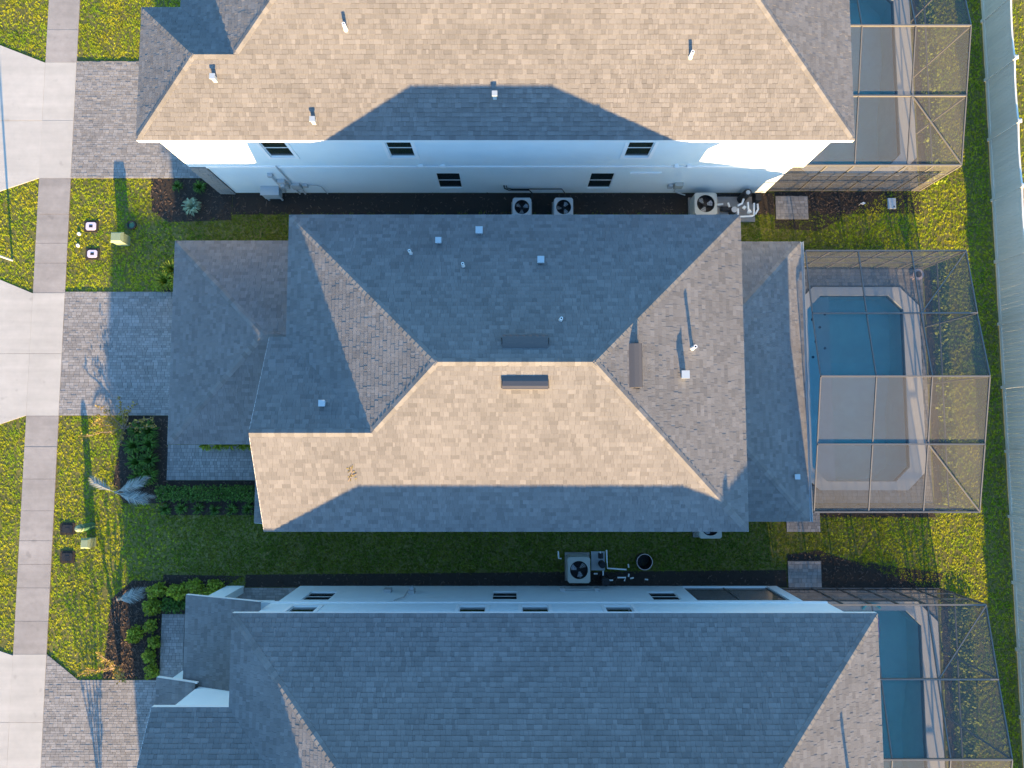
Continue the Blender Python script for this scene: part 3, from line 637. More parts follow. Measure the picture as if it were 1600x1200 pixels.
MB().bar((2.22, YB + .05, .9), (3.45, YB + .05, .88), .04, .04).build('conduit', M_GREYB, B)
v = MB().box(-4.25, -4.0, YB, YB + .14, 1.1, 1.6).build('meter_box', M_GREYB, B); MB().cyl(-4.12, YB + .2, 1.3, 1.5, .09).build('meter', M_WHITEM, v)
MB().tube([(-4.3, YB + .06, 1.2), (-4.3, YB + .06, 2.3), (-4.6, YB + .06, 2.95)], .03).build('conduit', M_GREYB, B)
MB().box(-5.3, -5.0, YB, YB + .13, .9, 1.3).build('meter_box', M_GREYB, B)

# ---- house to the south, outside the frame: its front wing throws the long shade on the driveways
S = thing('house', 'house just beyond the lower edge, only its shade reaches the driveways', 'house', (0, -25.5, 0), 'two-storey houses in a row')
mb = MB(); x0, x1, y0, y1 = -9.6, 12.4, -31.3, -20.1
mb.face([(x0, y1, 6), (x0 + 5.6, -25.7, 8.7), (x1 - 5.6, -25.7, 8.7), (x1, y1, 6)]).face([(x0, y0, 6), (x1, y0, 6), (x1 - 5.6, -25.7, 8.7), (x0 + 5.6, -25.7, 8.7)]).face([(x0, y0, 6), (x0 + 5.6, -25.7, 8.7), (x0, y1, 6)]).face([(x1, y0, 6), (x1, y1, 6), (x1 - 5.6, -25.7, 8.7)])
mb.build('roof', M_SHINGLE, S); MB().box(x0 + .3, x1 - .3, y0 + .3, y1 - .3, -.1, 5.98).build('wall', M_STUCCO, S)
mb = MB(); x0, x1, y0, y1 = -14.3, -7.5, -28.5, -21.5
mb.face([(x0, y1, 5.9), (x0 + 1.2, -25, 6.75), (x1, -25, 6.75), (x1, y1, 5.9)]).face([(x0, y0, 5.9), (x1, y0, 5.9), (x1, -25, 6.75), (x0 + 1.2, -25, 6.75)]).face([(x0, y0, 5.9), (x0 + 1.2, -25, 6.75), (x0, y1, 5.9)])
mb.build('wing_roof', M_SHINGLE, S); MB().box(x0 + .3, -9.31, y0 + .3, y1 - .3, -.1, 5.88).build('wing_wall', M_STUCCO, S)

# ================================================================= POOLS AND CAGES
def octo(x0, x1, y0, y1, c): return [(x0 + c, y0), (x1 - c, y0), (x1, y0 + c), (x1, y1 - c), (x1 - c, y1), (x0 + c, y1), (x0, y1 - c), (x0, y0 + c)]
def fill_ring(name, outer, inner, z, m, parent=None, thick=.06):
    bm = bmesh.new(); E = []
    for lp in (outer, inner):
        vs_ = [bm.verts.new((x, y, z)) for x, y in lp]; E += [bm.edges.new((vs_[i], vs_[(i + 1) % len(vs_)])) for i in range(len(vs_))]
    bmesh.ops.triangle_fill(bm, edges=E, use_beauty=True, use_dissolve=False, normal=(0, 0, 1))
    r_ = bmesh.ops.extrude_face_region(bm, geom=list(bm.faces)); 
    for v in [q for q in r_['geom'] if isinstance(q, bmesh.types.BMVert)]: v.co.z -= thick
    bmesh.ops.recalc_face_normals(bm, faces=bm.faces)
    me = bpy.data.meshes.new(name); bm.to_mesh(me); bm.free(); me.materials.append(m)
    o = wloc(parent)
    for v in me.vertices: v.co -= o
    a = me.attributes.new('tone', 'FLOAT', 'FACE'); a.data.foreach_set('value', [.5] * len(me.polygons))
    ob = bpy.data.objects.new(name, me); COL.objects.link(ob); ob.parent = parent; return ob
def pool(key, deck, label, dlabel, ch=.62):
    x0, x1, y0, y1 = POOLS[key]; inner = octo(x0, x1, y0, y1, ch); outer = octo(x0 - .55, x1 + .72, y0 - .38, y1 + .38, ch + .22)
    p = thing('swimming_pool', label, 'pool', ((x0 + x1) / 2, (y0 + y1) / 2, 0), 'screened swimming pools')
    fill_ring('coping', outer, inner, .075, M_COPING, p, .1)
    b = MB(); k = len(inner); n = 0
    for i in range(k):
        j = (i + 1) % k; A, Bq = inner[i], inner[j]
        b.face([(A[0], A[1], .0), (Bq[0], Bq[1], .0), (Bq[0], Bq[1], -1.85), (A[0], A[1], -1.85)])
    cy_ = (y0 + y1) / 2; up_ = [(x, y) for x, y in inner]
    for ya_, yb_, za_, zb_ in ((y1, cy_ + 1.2, -1.05, -1.1), (cy_ + 1.2, cy_ - 1.2, -1.1, -1.75), (cy_ - 1.2, y0, -1.75, -1.8)):
        q = clip(inner, rect(x0 - .1, x1 + .1, yb_, ya_)); b.face([(x, y, za_ + (zb_ - za_) * (ya_ - y) / (ya_ - yb_)) for x, y in q])
    b.build('basin', M_PLASTER, p)
    b = MB()
    for i in range(k):
        j = (i + 1) % k; A, Bq = inner[i], inner[j]; cx, cy = (x0 + x1) / 2, (y0 + y1) / 2
        sh = lambda q: (q[0] + (cx - q[0]) * .004, q[1] + (cy - q[1]) * .004)
        A, Bq = sh(A), sh(Bq); b.face([(A[0], A[1], .02), (Bq[0], Bq[1], .02), (Bq[0], Bq[1], -.16), (A[0], A[1], -.16)])
    b.build('waterline_tile', M_TILE, p)
    sx = x0 + 1.2                                                   # shallow shelf by the house
    sh = clip(inner, rect(x0 + .01, sx, y0 - 1, y1 + 1)); MB().prism([(a * .999 + .015, c) for a, c in sh], -1.85, -.42).build('sun_shelf', M_PLASTER, p)
    if key != 'T':
        for jx, jy in ((.42, 1.0), (.75, 1.35), (1.0, .75), (.55, 2.0), (.95, 2.3), (.4, 2.7)): MB().cyl(x0 + jx, y1 - jy, -.43, -.405, .06, 12).build('jet', M_TILE, p)
    recalc(MB().prism([(x + (.02 if x > (x0 + x1) / 2 else -.02), y + (.02 if y > (y0 + y1) / 2 else -.02)) for x, y in inner], -2.2, -.045).build('water', M_WATER, p))
    d = struct(fill_ring('pool_deck', [(deck[0], deck[2]), (deck[1], deck[2]), (deck[1], deck[3]), (deck[0], deck[3])], outer, .028, M_SAND))
    mb = MB(); rg = random.Random(hash(key) % 97 if False else ord(key)); y = deck[2]; ring = outer
    def inside(x, y): return all((ring[(i + 1) % 8][0] - ring[i][0]) * (y - ring[i][1]) - (ring[(i + 1) % 8][1] - ring[i][1]) * (x - ring[i][0]) > -.06 for i in range(8))
    while y < deck[3]:
        h = .15; x = deck[0] - rg.random() * .2
        while x < deck[1]:
            w = .2 * rg.choice((.75, 1, 1.25)); a, b2, c, d2 = max(x, deck[0]) + .005, min(x + w, deck[1]) - .005, y + .005, min(y + h, deck[3]) - .005; x += w
            if b2 - a < .03 or d2 - c < .03 or inside((a + b2) / 2, (c + d2) / 2): continue
            sx_, sy_ = pix(a, c, 0)
            if not (-60 < sx_ < 1660 and -60 < sy_ < 1260): continue
            mb.box(a, b2, c, d2, .02, .038 + rg.random() * .006, rg.random())
        y += h
    mb.build('pavers', M_PAVER, d, kind='stuff')
    return p
pool('C', (11.4, 18.3, -2.9, 7.45), 'octagonal pool in the middle screen cage, its shallow shelf at the house end', '')
pool('T', (11.45, 18.3, 11.1, 21.7), 'greenish pool under the upper screen cage cut by the top edge', '')
pool('B', (11.45, 18.3, -17.2, -6.6), 'deep blue pool under the lower screen cage beside the shaded roof', '')

def cage(label, ys, zs, x0, x1, ymid):
    c = thing('pool_cage', label, 'pool cage', (15, ymid, 0), 'screened pool cages behind the houses'); XP = [x0, 14.0, 16.15, x1]
    fw = .06
    for i, (y, z) in enumerate(zip(ys, zs)):
        end = i in (0, len(ys) - 1)
        MB().bar((x0, y, z), (x1, y, z), .055, .11 if not end else .08).build('beam', M_BRONZE, c)
    for i in range(len(ys) - 1):
        ya, yb, za, zb = ys[i], ys[i + 1], zs[i], zs[i + 1]
        for k, x in enumerate(XP):
            MB().bar((x, ya + (-.036 if yb < ya else .036), za), (x, yb + (.036 if yb < ya else -.036), zb), .042, .055).build('purlin' if 0 < k < 3 else 'edge_beam', M_BRONZE, c)
        for k in range(3):
            g_ = .012
            MB().face([(XP[k] + .02, ya, za - g_), (XP[k + 1] - .02, ya, za - g_), (XP[k + 1] - .02, yb, zb - g_), (XP[k] + .02, yb, zb - g_)]).build('screen_panel', M_SCREEN, c)
        if i in (0, len(ys) - 2):
            (yo, zo), (yi, zi) = ((ya, za), (yb, zb)) if i == 0 else ((yb, zb), (ya, za))
            MB().bar((x1, yo, zo + .03), (16.15, yi, zi + .03), .04, .04).build('brace', M_BRONZE, c)
    for y, z in ((ys[0], zs[0]), (ys[-1], zs[-1])):
        for x in (x0 + .03, 12.9, 14.0, 15.07, 16.15, 17.25, x1): MB().box(x - .03, x + .03, y - .03, y + .03, 0, z - .05).build('post', M_BRONZE, c)
        for zz in (.04, 1.0, 1.95): MB().box(x0, x1, y - .022, y + .022, zz - .025, zz + .025).build('rail', M_BRONZE, c)
        PX = [x0 + .03, 12.9, 14.0, 15.07, 16.15, 17.25, x1]
        for a, b in zip(PX[:-1], PX[1:]):
            MB().face([(a, y, .05), (b, y, .05), (b, y, z - .03), (a, y, z - .03)]).build('screen_panel', M_SCREEN, c)
    for i, (y, z) in enumerate(zip(ys, zs)):
        if 0 < i < len(ys) - 1: MB().box(x1 - .03, x1 + .03, y - .03, y + .03, 0, z - .05).build('post', M_BRONZE, c)
    for i in range(len(ys) - 1):
        ya, yb, za, zb = ys[i], ys[i + 1], zs[i], zs[i + 1]
        MB().face([(x1, ya, .05), (x1, yb, .05), (x1, yb, zb - .03), (x1, ya, za - .03)]).build('screen_panel', M_SCREEN, c)
        MB().bar((x1, ya, 1.0), (x1, yb, 1.0), .045, .05).build('rail', M_BRONZE, c)
    return c
ZS = [2.9, 3.36, 3.88, 3.4, 2.9]
cage('middle bronze screen cage with domed top over the octagonal pool', [7.49, 4.86, 2.31, -.3, -2.96], ZS, 11.86, 18.36, 2.3)
cage('upper screen cage with sunlit lower panels, cut by the top edge', [21.73, 19.06, 16.39, 13.72, 11.05], ZS, 11.46, 18.36, 16.4)
cage('lower screen cage with dark blue panels next to the shaded roof', [-6.52, -9.17, -11.86, -14.5, -17.2], ZS, 11.46, 18.42, -11.8)
cage('screen cage beyond the lower edge, seen only by its shade', [-20.5, -23.1, -25.8, -28.4, -31.0], ZS, 11.46, 18.4, -25.8)

# ================================================================= FENCE
F = thing('vinyl_fence', 'tall white vinyl privacy fence with posts along the right edge', 'fence', (21.6, 5, 0))
py = [21.83 - 2.81 * k for k in range(-2, 15)]
for i, y in enumerate(py):
    pz = 1.92 + rnd(-.02, .03); po = MB().box(21.54, 21.67, y - .065, y + .065, -.1, pz).build('post', M_FENCE, F)
    mb = MB(); mb.box(21.52, 21.69, y - .085, y + .085, pz, pz + .03); n = len(mb.v); mb.v += [(21.53, y - .075, pz + .03), (21.68, y - .075, pz + .03), (21.68, y + .075, pz + .03), (21.53, y + .075, pz + .03), (21.605, y, pz + .08)]
    for k in range(4): mb.f.append((n + k, n + (k + 1) % 4, n + 4)); mb.t.append(.5)
    mb.build('post_cap', M_FENCE, po)
    if i == len(py) - 1: break
    y2 = py[i + 1]; a, b = y - .066, y2 + .066; nb = 15; w = (a - b) / nb; sag = rnd(.03, .07)
    rl = MB().box(21.575, 21.635, b, a, .06, .2).build('bottom_rail', M_FENCE, F)
    N_ = 8; tr = MB()
    for k in range(N_):
        t0, t1 = k / N_, (k + 1) / N_; z0 = 1.8 - sag * (1 - (2 * t0 - 1) ** 2); z1 = 1.8 - sag * (1 - (2 * t1 - 1) ** 2); tr.bar((21.605, a + (b - a) * t0, z0), (21.605, a + (b - a) * t1, z1), .07, .09)
    tr.build('top_rail', M_FENCE, F)
    for k in range(nb):
        t = (k + .5) / nb; zt = 1.79 - sag * (1 - (2 * t - 1) ** 2); off = rnd(-.002, .002)
        MB().box(21.592 + off, 21.618 + off, a - (k + 1) * w + .004, a - k * w - .004, .2, zt, rnd(.2, .8)).build('board', M_FENCE, F)

# ================================================================= EQUIPMENT BESIDE THE HOUSES
def ac_unit(label, x0, x1, y0, y1, h=.85, m=None, rot=0.0, inner_r=None):
    cx, cy = (x0 + x1) / 2, (y0 + y1) / 2; o = thing('air_conditioner', label, 'air conditioner', (cx, cy, 0), 'air conditioners beside the houses'); m = m or M_ACM
    MB().box(x0 - .06, x1 + .06, y0 - .06, y1 + .06, -.02, .1).build('pad', M_CONC_OLD, o)
    r = inner_r or min(x1 - x0, y1 - y0) * .40; c = .07
    sq = [(x0 + c, y0), (x1 - c, y0), (x1, y0 + c), (x1, y1 - c), (x1 - c, y1), (x0 + c, y1), (x0, y1 - c), (x0, y0 + c)]
    mb = MB()
    for i in range(8):
        a, b = sq[i], sq[(i + 1) % 8]; mb.face([(a[0], a[1], .1), (b[0], b[1], .1), (b[0], b[1], h), (a[0], a[1], h)])
    cab = mb.build('cabinet', m, o)
    fill_ring('top_plate', sq, [(cx + r * math.cos(2 * math.pi * k / 32), cy + r * math.sin(2 * math.pi * k / 32)) for k in range(32)], h + .03, m, o, .03)
    lv = MB()
    for k in range(9):
        z = .17 + k * .07; lv.box(x0 + .1, x1 - .1, y0 - .012, y0, z, z + .03); lv.box(x0 + .1, x1 - .1, y1, y1 + .012, z, z + .03); lv.box(x0 - .012, x0, y0 + .1, y1 - .1, z, z + .03); lv.box(x1, x1 + .012, y0 + .1, y1 - .1, z, z + .03)
    lv.build('louvres', m, o)
    MB().tube([(cx, cy, h), (cx, cy, h - .3)], r + .001, 32, cap=False).face([(cx + r * math.cos(2 * math.pi * k / 32), cy + r * math.sin(2 * math.pi * k / 32), h - .3) for k in range(32)]).build('fan_well', M_ACD, o)
    for k in range(3):
        t = rot + k * 2.094; bl = MB(); pts = []
        for (rr, da, dz) in ((.18, -.3, 0), (.86, -.38, .02), (.92, .05, .05), (.80, .42, .08), (.2, .5, .04)):
            pts.append((cx + r * rr * math.cos(t + da), cy + r * rr * math.sin(t + da), h - .14 + dz))
        bl.face(pts).build('fan_blade', M_FAN, o)
    MB().cyl(cx, cy, h - .2, h - .07, r * .24, 16).build('fan_hub', M_ACD, o)
    gr = MB()
    for rr in (.35, .55, .75, .93): gr.ring(cx, cy, h + .012, h + .02, r * rr - .004, r * rr + .004, 28)
    for k in range(8): t = k * math.pi / 4; gr.bar((cx + r * .25 * math.cos(t), cy + r * .25 * math.sin(t), h + .024), (cx + r * math.cos(t), cy + r * math.sin(t), h + .024), .008, .006)
    gr.build('fan_guard', M_ACD, o)
    return o
ac_unit('dim grey air conditioner beside the upper wall, left of the close pair', .03, .84, 9.6, 10.43, .8, M_GREYB, .4)
ac_unit('dim grey air conditioner beside the upper wall, right of the close pair', 1.85, 2.67, 9.6, 10.43, .8, M_GREYB, 1.0)
ac_unit('large beige air conditioner next to white pool pipes by the upper wall', 7.98, 8.96, 9.66, 10.64, .85, M_ACM, .2, .39)
ac_unit('air conditioner on the lower lawn strip beside pool pump pipes', 2.34, 3.28, -6.12, -5.05, .85, M_ACM, .7)
ac_unit('air conditioner half hidden under the middle house eave', 7.89, 8.83, -4.28, -3.3, .85, M_ACM, .1)

def pipe(o, pts, r=.035, m=None): return MB().tube(pts, r, 10).build('pipe', m or M_PVC, o, smooth=False)
eq = thing('pool_equipment', 'pool pump and filter with bent white pipes by the upper wall', 'pool equipment', (10, 10.2, 0), 'pool pumps beside the houses')
MB().box(9.1, 10.9, 9.6, 10.75, -.02, .06).build('pad', M_CONC_OLD, eq)
MB().tube([(10.3, 10.62, .06), (10.3, 10.62, .75), (10.3, 10.62, .95)], .19, 20, .17).build('filter_tank', M_BLACK, eq); MB().cyl(10.3, 10.62, .95, 1.0, .09).build('filter_cap', M_GREYB, eq)
pm = MB().tube([(9.3, 10.1, .3), (9.75, 10.1, .3)], .12, 16).build('pump_motor', M_BLACK, eq); MB().cyl(9.85, 10.02, .06, .45, .15).build('strainer_pot', M_BLACK, eq); MB().cyl(9.85, 10.02, .45, .5, .13).build('strainer_lid', M_GREYB, eq)
MB().box(10.7, 10.95, 10.35, 10.7, .3, .75).build('control_box', M_BLACK, eq)
for pts in ([(10.0, 10.05, .5), (10.0, 9.85, .5), (10.0, 9.7, .45), (10.62, 9.72, .48), (10.7, 9.75, .48), (10.72, 10.3, .5)], [(9.95, 10.15, .6), (10.15, 10.25, .6), (10.22, 10.45, .62)], [(10.4, 10.3, .62), (10.42, 10.0, .6), (10.55, 9.85, .58)], [(10.9, 10.3, .4), (10.92, 10.05, .4), (10.8, 9.85, .35)], [(9.6, 10.35, .4), (9.65, 10.15, .42)], [(9.15, 10.3, .3), (9.4, 10.32, .32)]): pipe(eq, pts, .045)
MB().tube([(10.38, 9.9, .6), (10.5, 9.86, .62)], .09, 12).build('valve', M_PVC, eq); MB().tube([(10.2, 10.1, .6), (10.28, 10.02, .62)], .08, 12).build('valve', M_PVC, eq)
eq = thing('pool_equipment', 'pool pump with thin white pipes on the dark strip by the lower house', 'pool equipment', (4.3, -5.5, 0), 'pool pumps beside the houses')
MB().box(3.42, 4.0, -5.75, -4.95, -.02, .08).build('pad', M_GREYB, eq)
MB().cyl(3.85, -5.45, .08, .5, .14).build('strainer_pot', M_BLACK, eq); MB().cyl(3.85, -5.45, .5, .54, .12).build('strainer_lid', M_ACD, eq); MB().tube([(3.8, -5.2, .3), (3.8, -4.98, .3)], .11, 14).build('pump_motor', M_BLACK, eq)
MB().tube([(3.95, -6.1, .05), (3.95, -6.1, .8)], .17, 18).build('filter_tank', M_BLACK, eq)
for pts in ([(4.05, -4.85, .3), (4.06, -5.3, .3), (4.08, -5.62, .3), (4.9, -5.68, .28)], [(3.78, -4.9, .35), (3.79, -5.1, .35)], [(3.88, -5.7, .4), (3.88, -5.9, .4)], [(4.98, -5.45, .25), (5.0, -5.6, .25)], [(5.0, -5.85, .3), (4.98, -5.98, .3)], [(4.5, -6.0, .35), (4.85, -6.0, .35), (4.8, -6.15, .3)], [(4.1, -6.1, .4), (4.3, -6.1, .4)], [(3.5, -5.85, .3), (3.66, -5.85, .3)], [(5.05, -6.05, .3), (5.2, -6.02, .3)], [(5.7, -6.1, .2), (5.8, -6.1, .3)], [(1.98, -4.9, .3), (2.0, -5.2, .28), (2.12, -5.22, .28)]): pipe(eq, pts, .032)
eq = thing('pool_equipment', 'short white pipe beside the half hidden air conditioner', 'pool equipment', (9.2, -3.8, 0), 'pool pumps beside the houses')
pipe(eq, [(8.95, -3.6, .1), (8.95, -3.6, .5), (9.4, -3.6, .5), (9.45, -3.4, .5)], .045); MB().cyl(9.6, -3.3, 0, .7, .17).build('filter_tank', M_BLACK, eq)
bn = thing('round_tub', 'black round tub with thin pale rim on the dark grass', 'tub', (5.62, -5.3, 0))
MB().tube([(5.62, -5.3, 0), (5.62, -5.3, .6)], .28, 28, .33, cap=False).face([(5.62 + .28 * math.cos(k * .2244), -5.3 + .28 * math.sin(k * .2244), .02) for k in range(28)]).build('shell', M_BLACK, bn); MB().ring(5.62, -5.3, .6, .62, .315, .338, 32).build('rim', M_POT, bn)
# electric service on the upper wall
el = thing('electric_service', 'white service cabinet with meter and conduits low on the upper wall', 'electric meter', (-10, 10.7, 0))
MB().box(-10.98, -10.25, 10.56, 10.93, .3, .85).build('cabinet', M_WHITEM, el); MB().box(-11.02, -10.21, 10.53, 10.94, .85, .88).build('cabinet_lid', M_WHITEM, el)
for x_ in (-10.92, -10.32): MB().box(x_ - .03, x_ + .03, 10.58, 10.64, 0, .3).build('leg', M_WHITEM, el)
MB().box(-10.0, -9.7, 10.78, 10.94, .9, 1.7).build('meter_box', M_GREYB, el); MB().tube([(-9.85, 10.78, 1.45), (-9.85, 10.66, 1.45)], .1, 16).build('meter', M_WHITEM, el); MB().box(-9.6, -9.2, 10.82, 10.94, .7, 1.25).build('panel_box', M_GREYB, el); MB().box(-9.1, -8.9, 10.84, 10.94, .9, 1.15).build('panel_box', M_GREYB, el)
MB().tube([(-9.55, 10.9, 0), (-9.55, 10.9, 3.15)], .035).build('conduit', M_GREYB, el); MB().tube([(-10.1, 10.88, .3), (-10.1, 10.88, 2.15)], .04).build('conduit', M_GREYB, el); MB().box(-10.2, -10.0, 10.80, 10.94, 2.15, 2.35).build('junction_box', M_WHITEM, el)
MB().tube([(-9.3, 10.9, 0), (-9.3, 10.9, .7)], .04).build('conduit', M_GREYB, el); MB().tube([(-9.0, 10.9, 1.0), (-8.5, 10.9, 1.05), (-8.35, 10.9, .9), (-8.3, 10.9, 0)], .02).build('conduit', M_GREYB, el)
ls = thing('refrigerant_lines', 'dark insulated lines bending along the upper wall to two air conditioners', 'pipe', (.5, 10.85, 0))
MB().tube([(-.35, 10.9, 1.0), (-.33, 10.88, .75), (-.15, 10.86, .6), (.75, 10.86, .58), (.9, 10.75, .5), (.9, 10.5, .45)], .03).build('pipe', M_ACD, ls); MB().tube([(-.25, 10.9, 1.0), (-.23, 10.88, .8), (0, 10.88, .66), (2.2, 10.88, .66), (2.35, 10.75, .5), (2.35, 10.45, .45)], .02).build('pipe', M_ACD, ls)
ds = thing('disconnect_switch', 'grey beige switch boxes on the wall behind the beige air conditioner', 'switch box', (7.3, 10.85, .8))
MB().box(7.05, 7.4, 10.78, 10.945, .9, 1.3).build('box', M_ACM, ds); MB().box(6.8, 7.0, 10.82, 10.945, .85, 1.15).build('box', M_GREYB, ds); MB().tube([(7.2, 10.88, .9), (7.2, 10.86, .4), (7.7, 10.7, .4)], .025).build('conduit', M_GREYB, ds)

# ================================================================= UTILITY BOXES ON THE FRONT LAWN
def lid(label, x, y, m, group, w=.5, d=.4):
    o = thing('meter_box', label, 'meter box', (x, y, 0), group); c = .06
    ring = lambda W_, D_: [(x - W_ / 2 + c, y - D_ / 2), (x + W_ / 2 - c, y - D_ / 2), (x + W_ / 2, y - D_ / 2 + c), (x + W_ / 2, y + D_ / 2 - c), (x + W_ / 2 - c, y + D_ / 2), (x - W_ / 2 + c, y + D_ / 2), (x - W_ / 2, y + D_ / 2 - c), (x - W_ / 2, y - D_ / 2 + c)]
    fill_ring('collar', ring(w + .18, d + .18), ring(w + .004, d + .004), .03, M_MULCH, o, .05); MB().prism(ring(w, d), -.03, .05).build('lid', m, o); MB().box(x - .08, x + .08, y - .055, y + .055, .05, .058).build('reader_cover', M_BLACK, o)
    EXCL.append(ring(w + .25, d + .25))
lid('pale lilac meter lid nearer the upper driveway, left of the green box', -18.88, 9.4, M_LID, 'meter lids in the front lawn', .46, .36)
lid('pale lilac meter lid nearer the middle driveway, left of the green box', -18.76, 8.14, M_LID, 'meter lids in the front lawn', .44, .34)
lid('dark sunken meter lid level with the green cylinder', -19.27, -3.99, M_BLACK, 'dark meter lids in the front lawn', .46, .34)
lid('dark sunken meter lid below the green cylinder and box', -19.21, -5.19, M_BLACK, 'dark meter lids in the front lawn', .46, .34)
o = thing('utility_pedestal', 'faded pale green utility box casting a long shadow to the upper driveway', 'utility box', (-17.35, 8.72, 0), 'utility boxes on the front lawns')
def ped(o, x, y, w, d, h, m):
    mb = MB(); b = .03
    mb.box(x - w / 2, x + w / 2, y - d / 2, y + d / 2, -.05, h - .12); mb.build('body', m, o)
    l = MB(); n = len(l.v); l.v += [(x - w / 2 - b, y - d / 2 - b, h - .12), (x + w / 2 + b, y - d / 2 - b, h - .12), (x + w / 2 + b, y + d / 2 + b, h - .12), (x - w / 2 - b, y + d / 2 + b, h - .12), (x - w / 2 + .04, y - d / 2 + .04, h), (x + w / 2 - .04, y - d / 2 + .04, h), (x + w / 2 - .04, y + d / 2 - .04, h), (x - w / 2 + .04, y + d / 2 - .04, h)]
    for q in ((0, 3, 2, 1), (4, 5, 6, 7), (0, 1, 5, 4), (1, 2, 6, 5), (2, 3, 7, 6), (3, 0, 4, 7)): l.f.append(q); l.t.append(.5)
    l.build('cover', m, o)
ped(o, -17.35, 8.72, .5, .42, .72, M_PALEG)
o = thing('utility_pedestal', 'low faded green utility box just below the green cylinder', 'utility box', (-18.2, -4.55, 0), 'utility boxes on the front lawns'); ped(o, -18.2, -4.55, .36, .38, .55, M_PALEG)
o = thing('utility_pedestal', 'green upright cylinder with domed top on the front lawn', 'utility post', (-18.22, -3.86, 0))
MB().cyl(-18.22, -3.86, -.05, .95, .15, 20).build('body', M_GREEN, o); MB().tube([(-18.22, -3.86, .80), (-18.22, -3.86, 1.0), (-18.22, -3.86, 1.06), (-18.22, -3.86, 1.09)], .165, 20, .06).build('cap', M_PALEG, o)
o = thing('drain_basin', 'small black round drain ring beside the pale green box', 'drain', (-17.05, 9.45, 0)); MB().ring(-17.05, 9.45, -.05, .09, .14, .2, 24).build('ring', M_BLACK, o); MB().cyl(-17.05, 9.45, -.05, .05, .139, 20).build('dome', M_GREEN, o)
for k, (x_, y_, t_) in enumerate(((-19.4, 9.05, 'upper'), (-19.42, 8.52, 'lower'))):
    o = thing('cleanout_cap', f'{t_} of two tiny white round caps by the lilac lids', 'pipe cap', (x_, y_, 0), 'white caps in the lawn'); MB().ring(x_, y_, -.05, .07, .03, .075, 16).build('rim', M_PVC, o); MB().cyl(x_, y_, -.05, .06, .029, 10).build('plug', M_GREYB, o)
o = thing('irrigation_box', 'white rounded box lid on mulch by the upper pool cage', 'box lid', (17.06, 10.44, 0)); MB().box(16.88, 17.24, 10.2, 10.68, 0, .08).build('lid', M_WHITEM, o); MB().box(17.12, 17.18, 10.26, 10.32, .08, .085).build('handle', M_BLACK, o)
o = thing('irrigation_valve', 'small white valve standing in mulch by the upper pool cage', 'valve', (15.7, 10.4, 0)); MB().tube([(15.62, 10.4, 0), (15.62, 10.4, .16), (15.8, 10.42, .16), (15.8, 10.42, 0)], .03).build('pipe', M_PVC, o); MB().cyl(15.7, 10.4, .15, .24, .05, 10).build('knob', M_PVC, o)
o = thing('sign_post', 'thin white post at the far left edge of the lawn', 'post', (-22.35, 7.86, 0)); MB().cyl(-22.35, 7.86, -.1, 2.3, .05, 12).build('pole', M_WHITEM, o); MB().tube([(-22.35, 7.86, 2.3), (-22.35, 7.86, 2.38)], .06, 12, .03).build('cap', M_WHITEM, o)

# things round the pools
o = thing('planter_bowl', 'pale round bowl on a foot in the corner of the middle cage', 'planter', (17.85, 7.1, 0)); MB().tube([(17.85, 7.1, .03), (17.85, 7.1, .35)], .12, 16, .08).build('foot', M_POT, o); MB().tube([(17.85, 7.1, .35), (17.85, 7.1, .42), (17.85, 7.1, .5)], .1, 24, .24).build('bowl', M_POT, o); MB().cyl(17.85, 7.1, .5, .515, .14, 20).build('filling', M_CHIP, o)
o = thing('pool_noodle', 'bright cyan foam noodle bent on the lower pool edge', 'pool toy', (15.4, -7.2, .1))
MB().tube([(15.4 + .38 * math.cos(t), -7.42 + .28 * math.sin(t), .125) for t in [math.pi * (.1 + .85 * k / 12) for k in range(13)]], .055, 10).build('foam_tube', M_CYAN, o, smooth=True)
o = thing('pool_float', 'lilac float lying on the water near the cyan noodle', 'pool toy', (15.55, -8.2, 0)); MB().box(15.35, 15.75, -8.6, -7.8, -.06, .02).build('mat', M_TOWEL, o); MB().tube([(15.36, -7.82, .02), (15.74, -7.82, .02)], .07, 10).build('pillow', M_TOWEL, o)
o = thing('fallen_twig', 'dry brown twig with leaves lying on the sunny middle roof', 'twig', (-5.35, -1.25, 7.0)); zt = lambda y: 6 + .481 * (y + 3.28) + .045
for a, b in (((-5.5, -1.5), (-5.3, -1.15)), ((-5.4, -1.3), (-5.2, -1.25)), ((-5.35, -1.2), (-5.38, -1.0))): MB().tube([(a[0], a[1], zt(a[1])), (b[0], b[1], zt(b[1]))], .012, 5).build('branch', M_BARK, o)
mb = MB()
for k in range(14):
    x, y = -5.35 + rnd(-.14, .14), -1.22 + rnd(-.25, .25); t = rnd(0, 6); l = .05; mb.face([(x - l * math.cos(t), y - l * math.sin(t), zt(y)), (x + .02 * math.sin(t), y - .02 * math.cos(t), zt(y) + .02), (x + l * math.cos(t), y + l * math.sin(t), zt(y) + .01), (x - .02 * math.sin(t), y + .02 * math.cos(t), zt(y) + .02)], random.random())
mb.build('leaves', M_LEAFO, o)

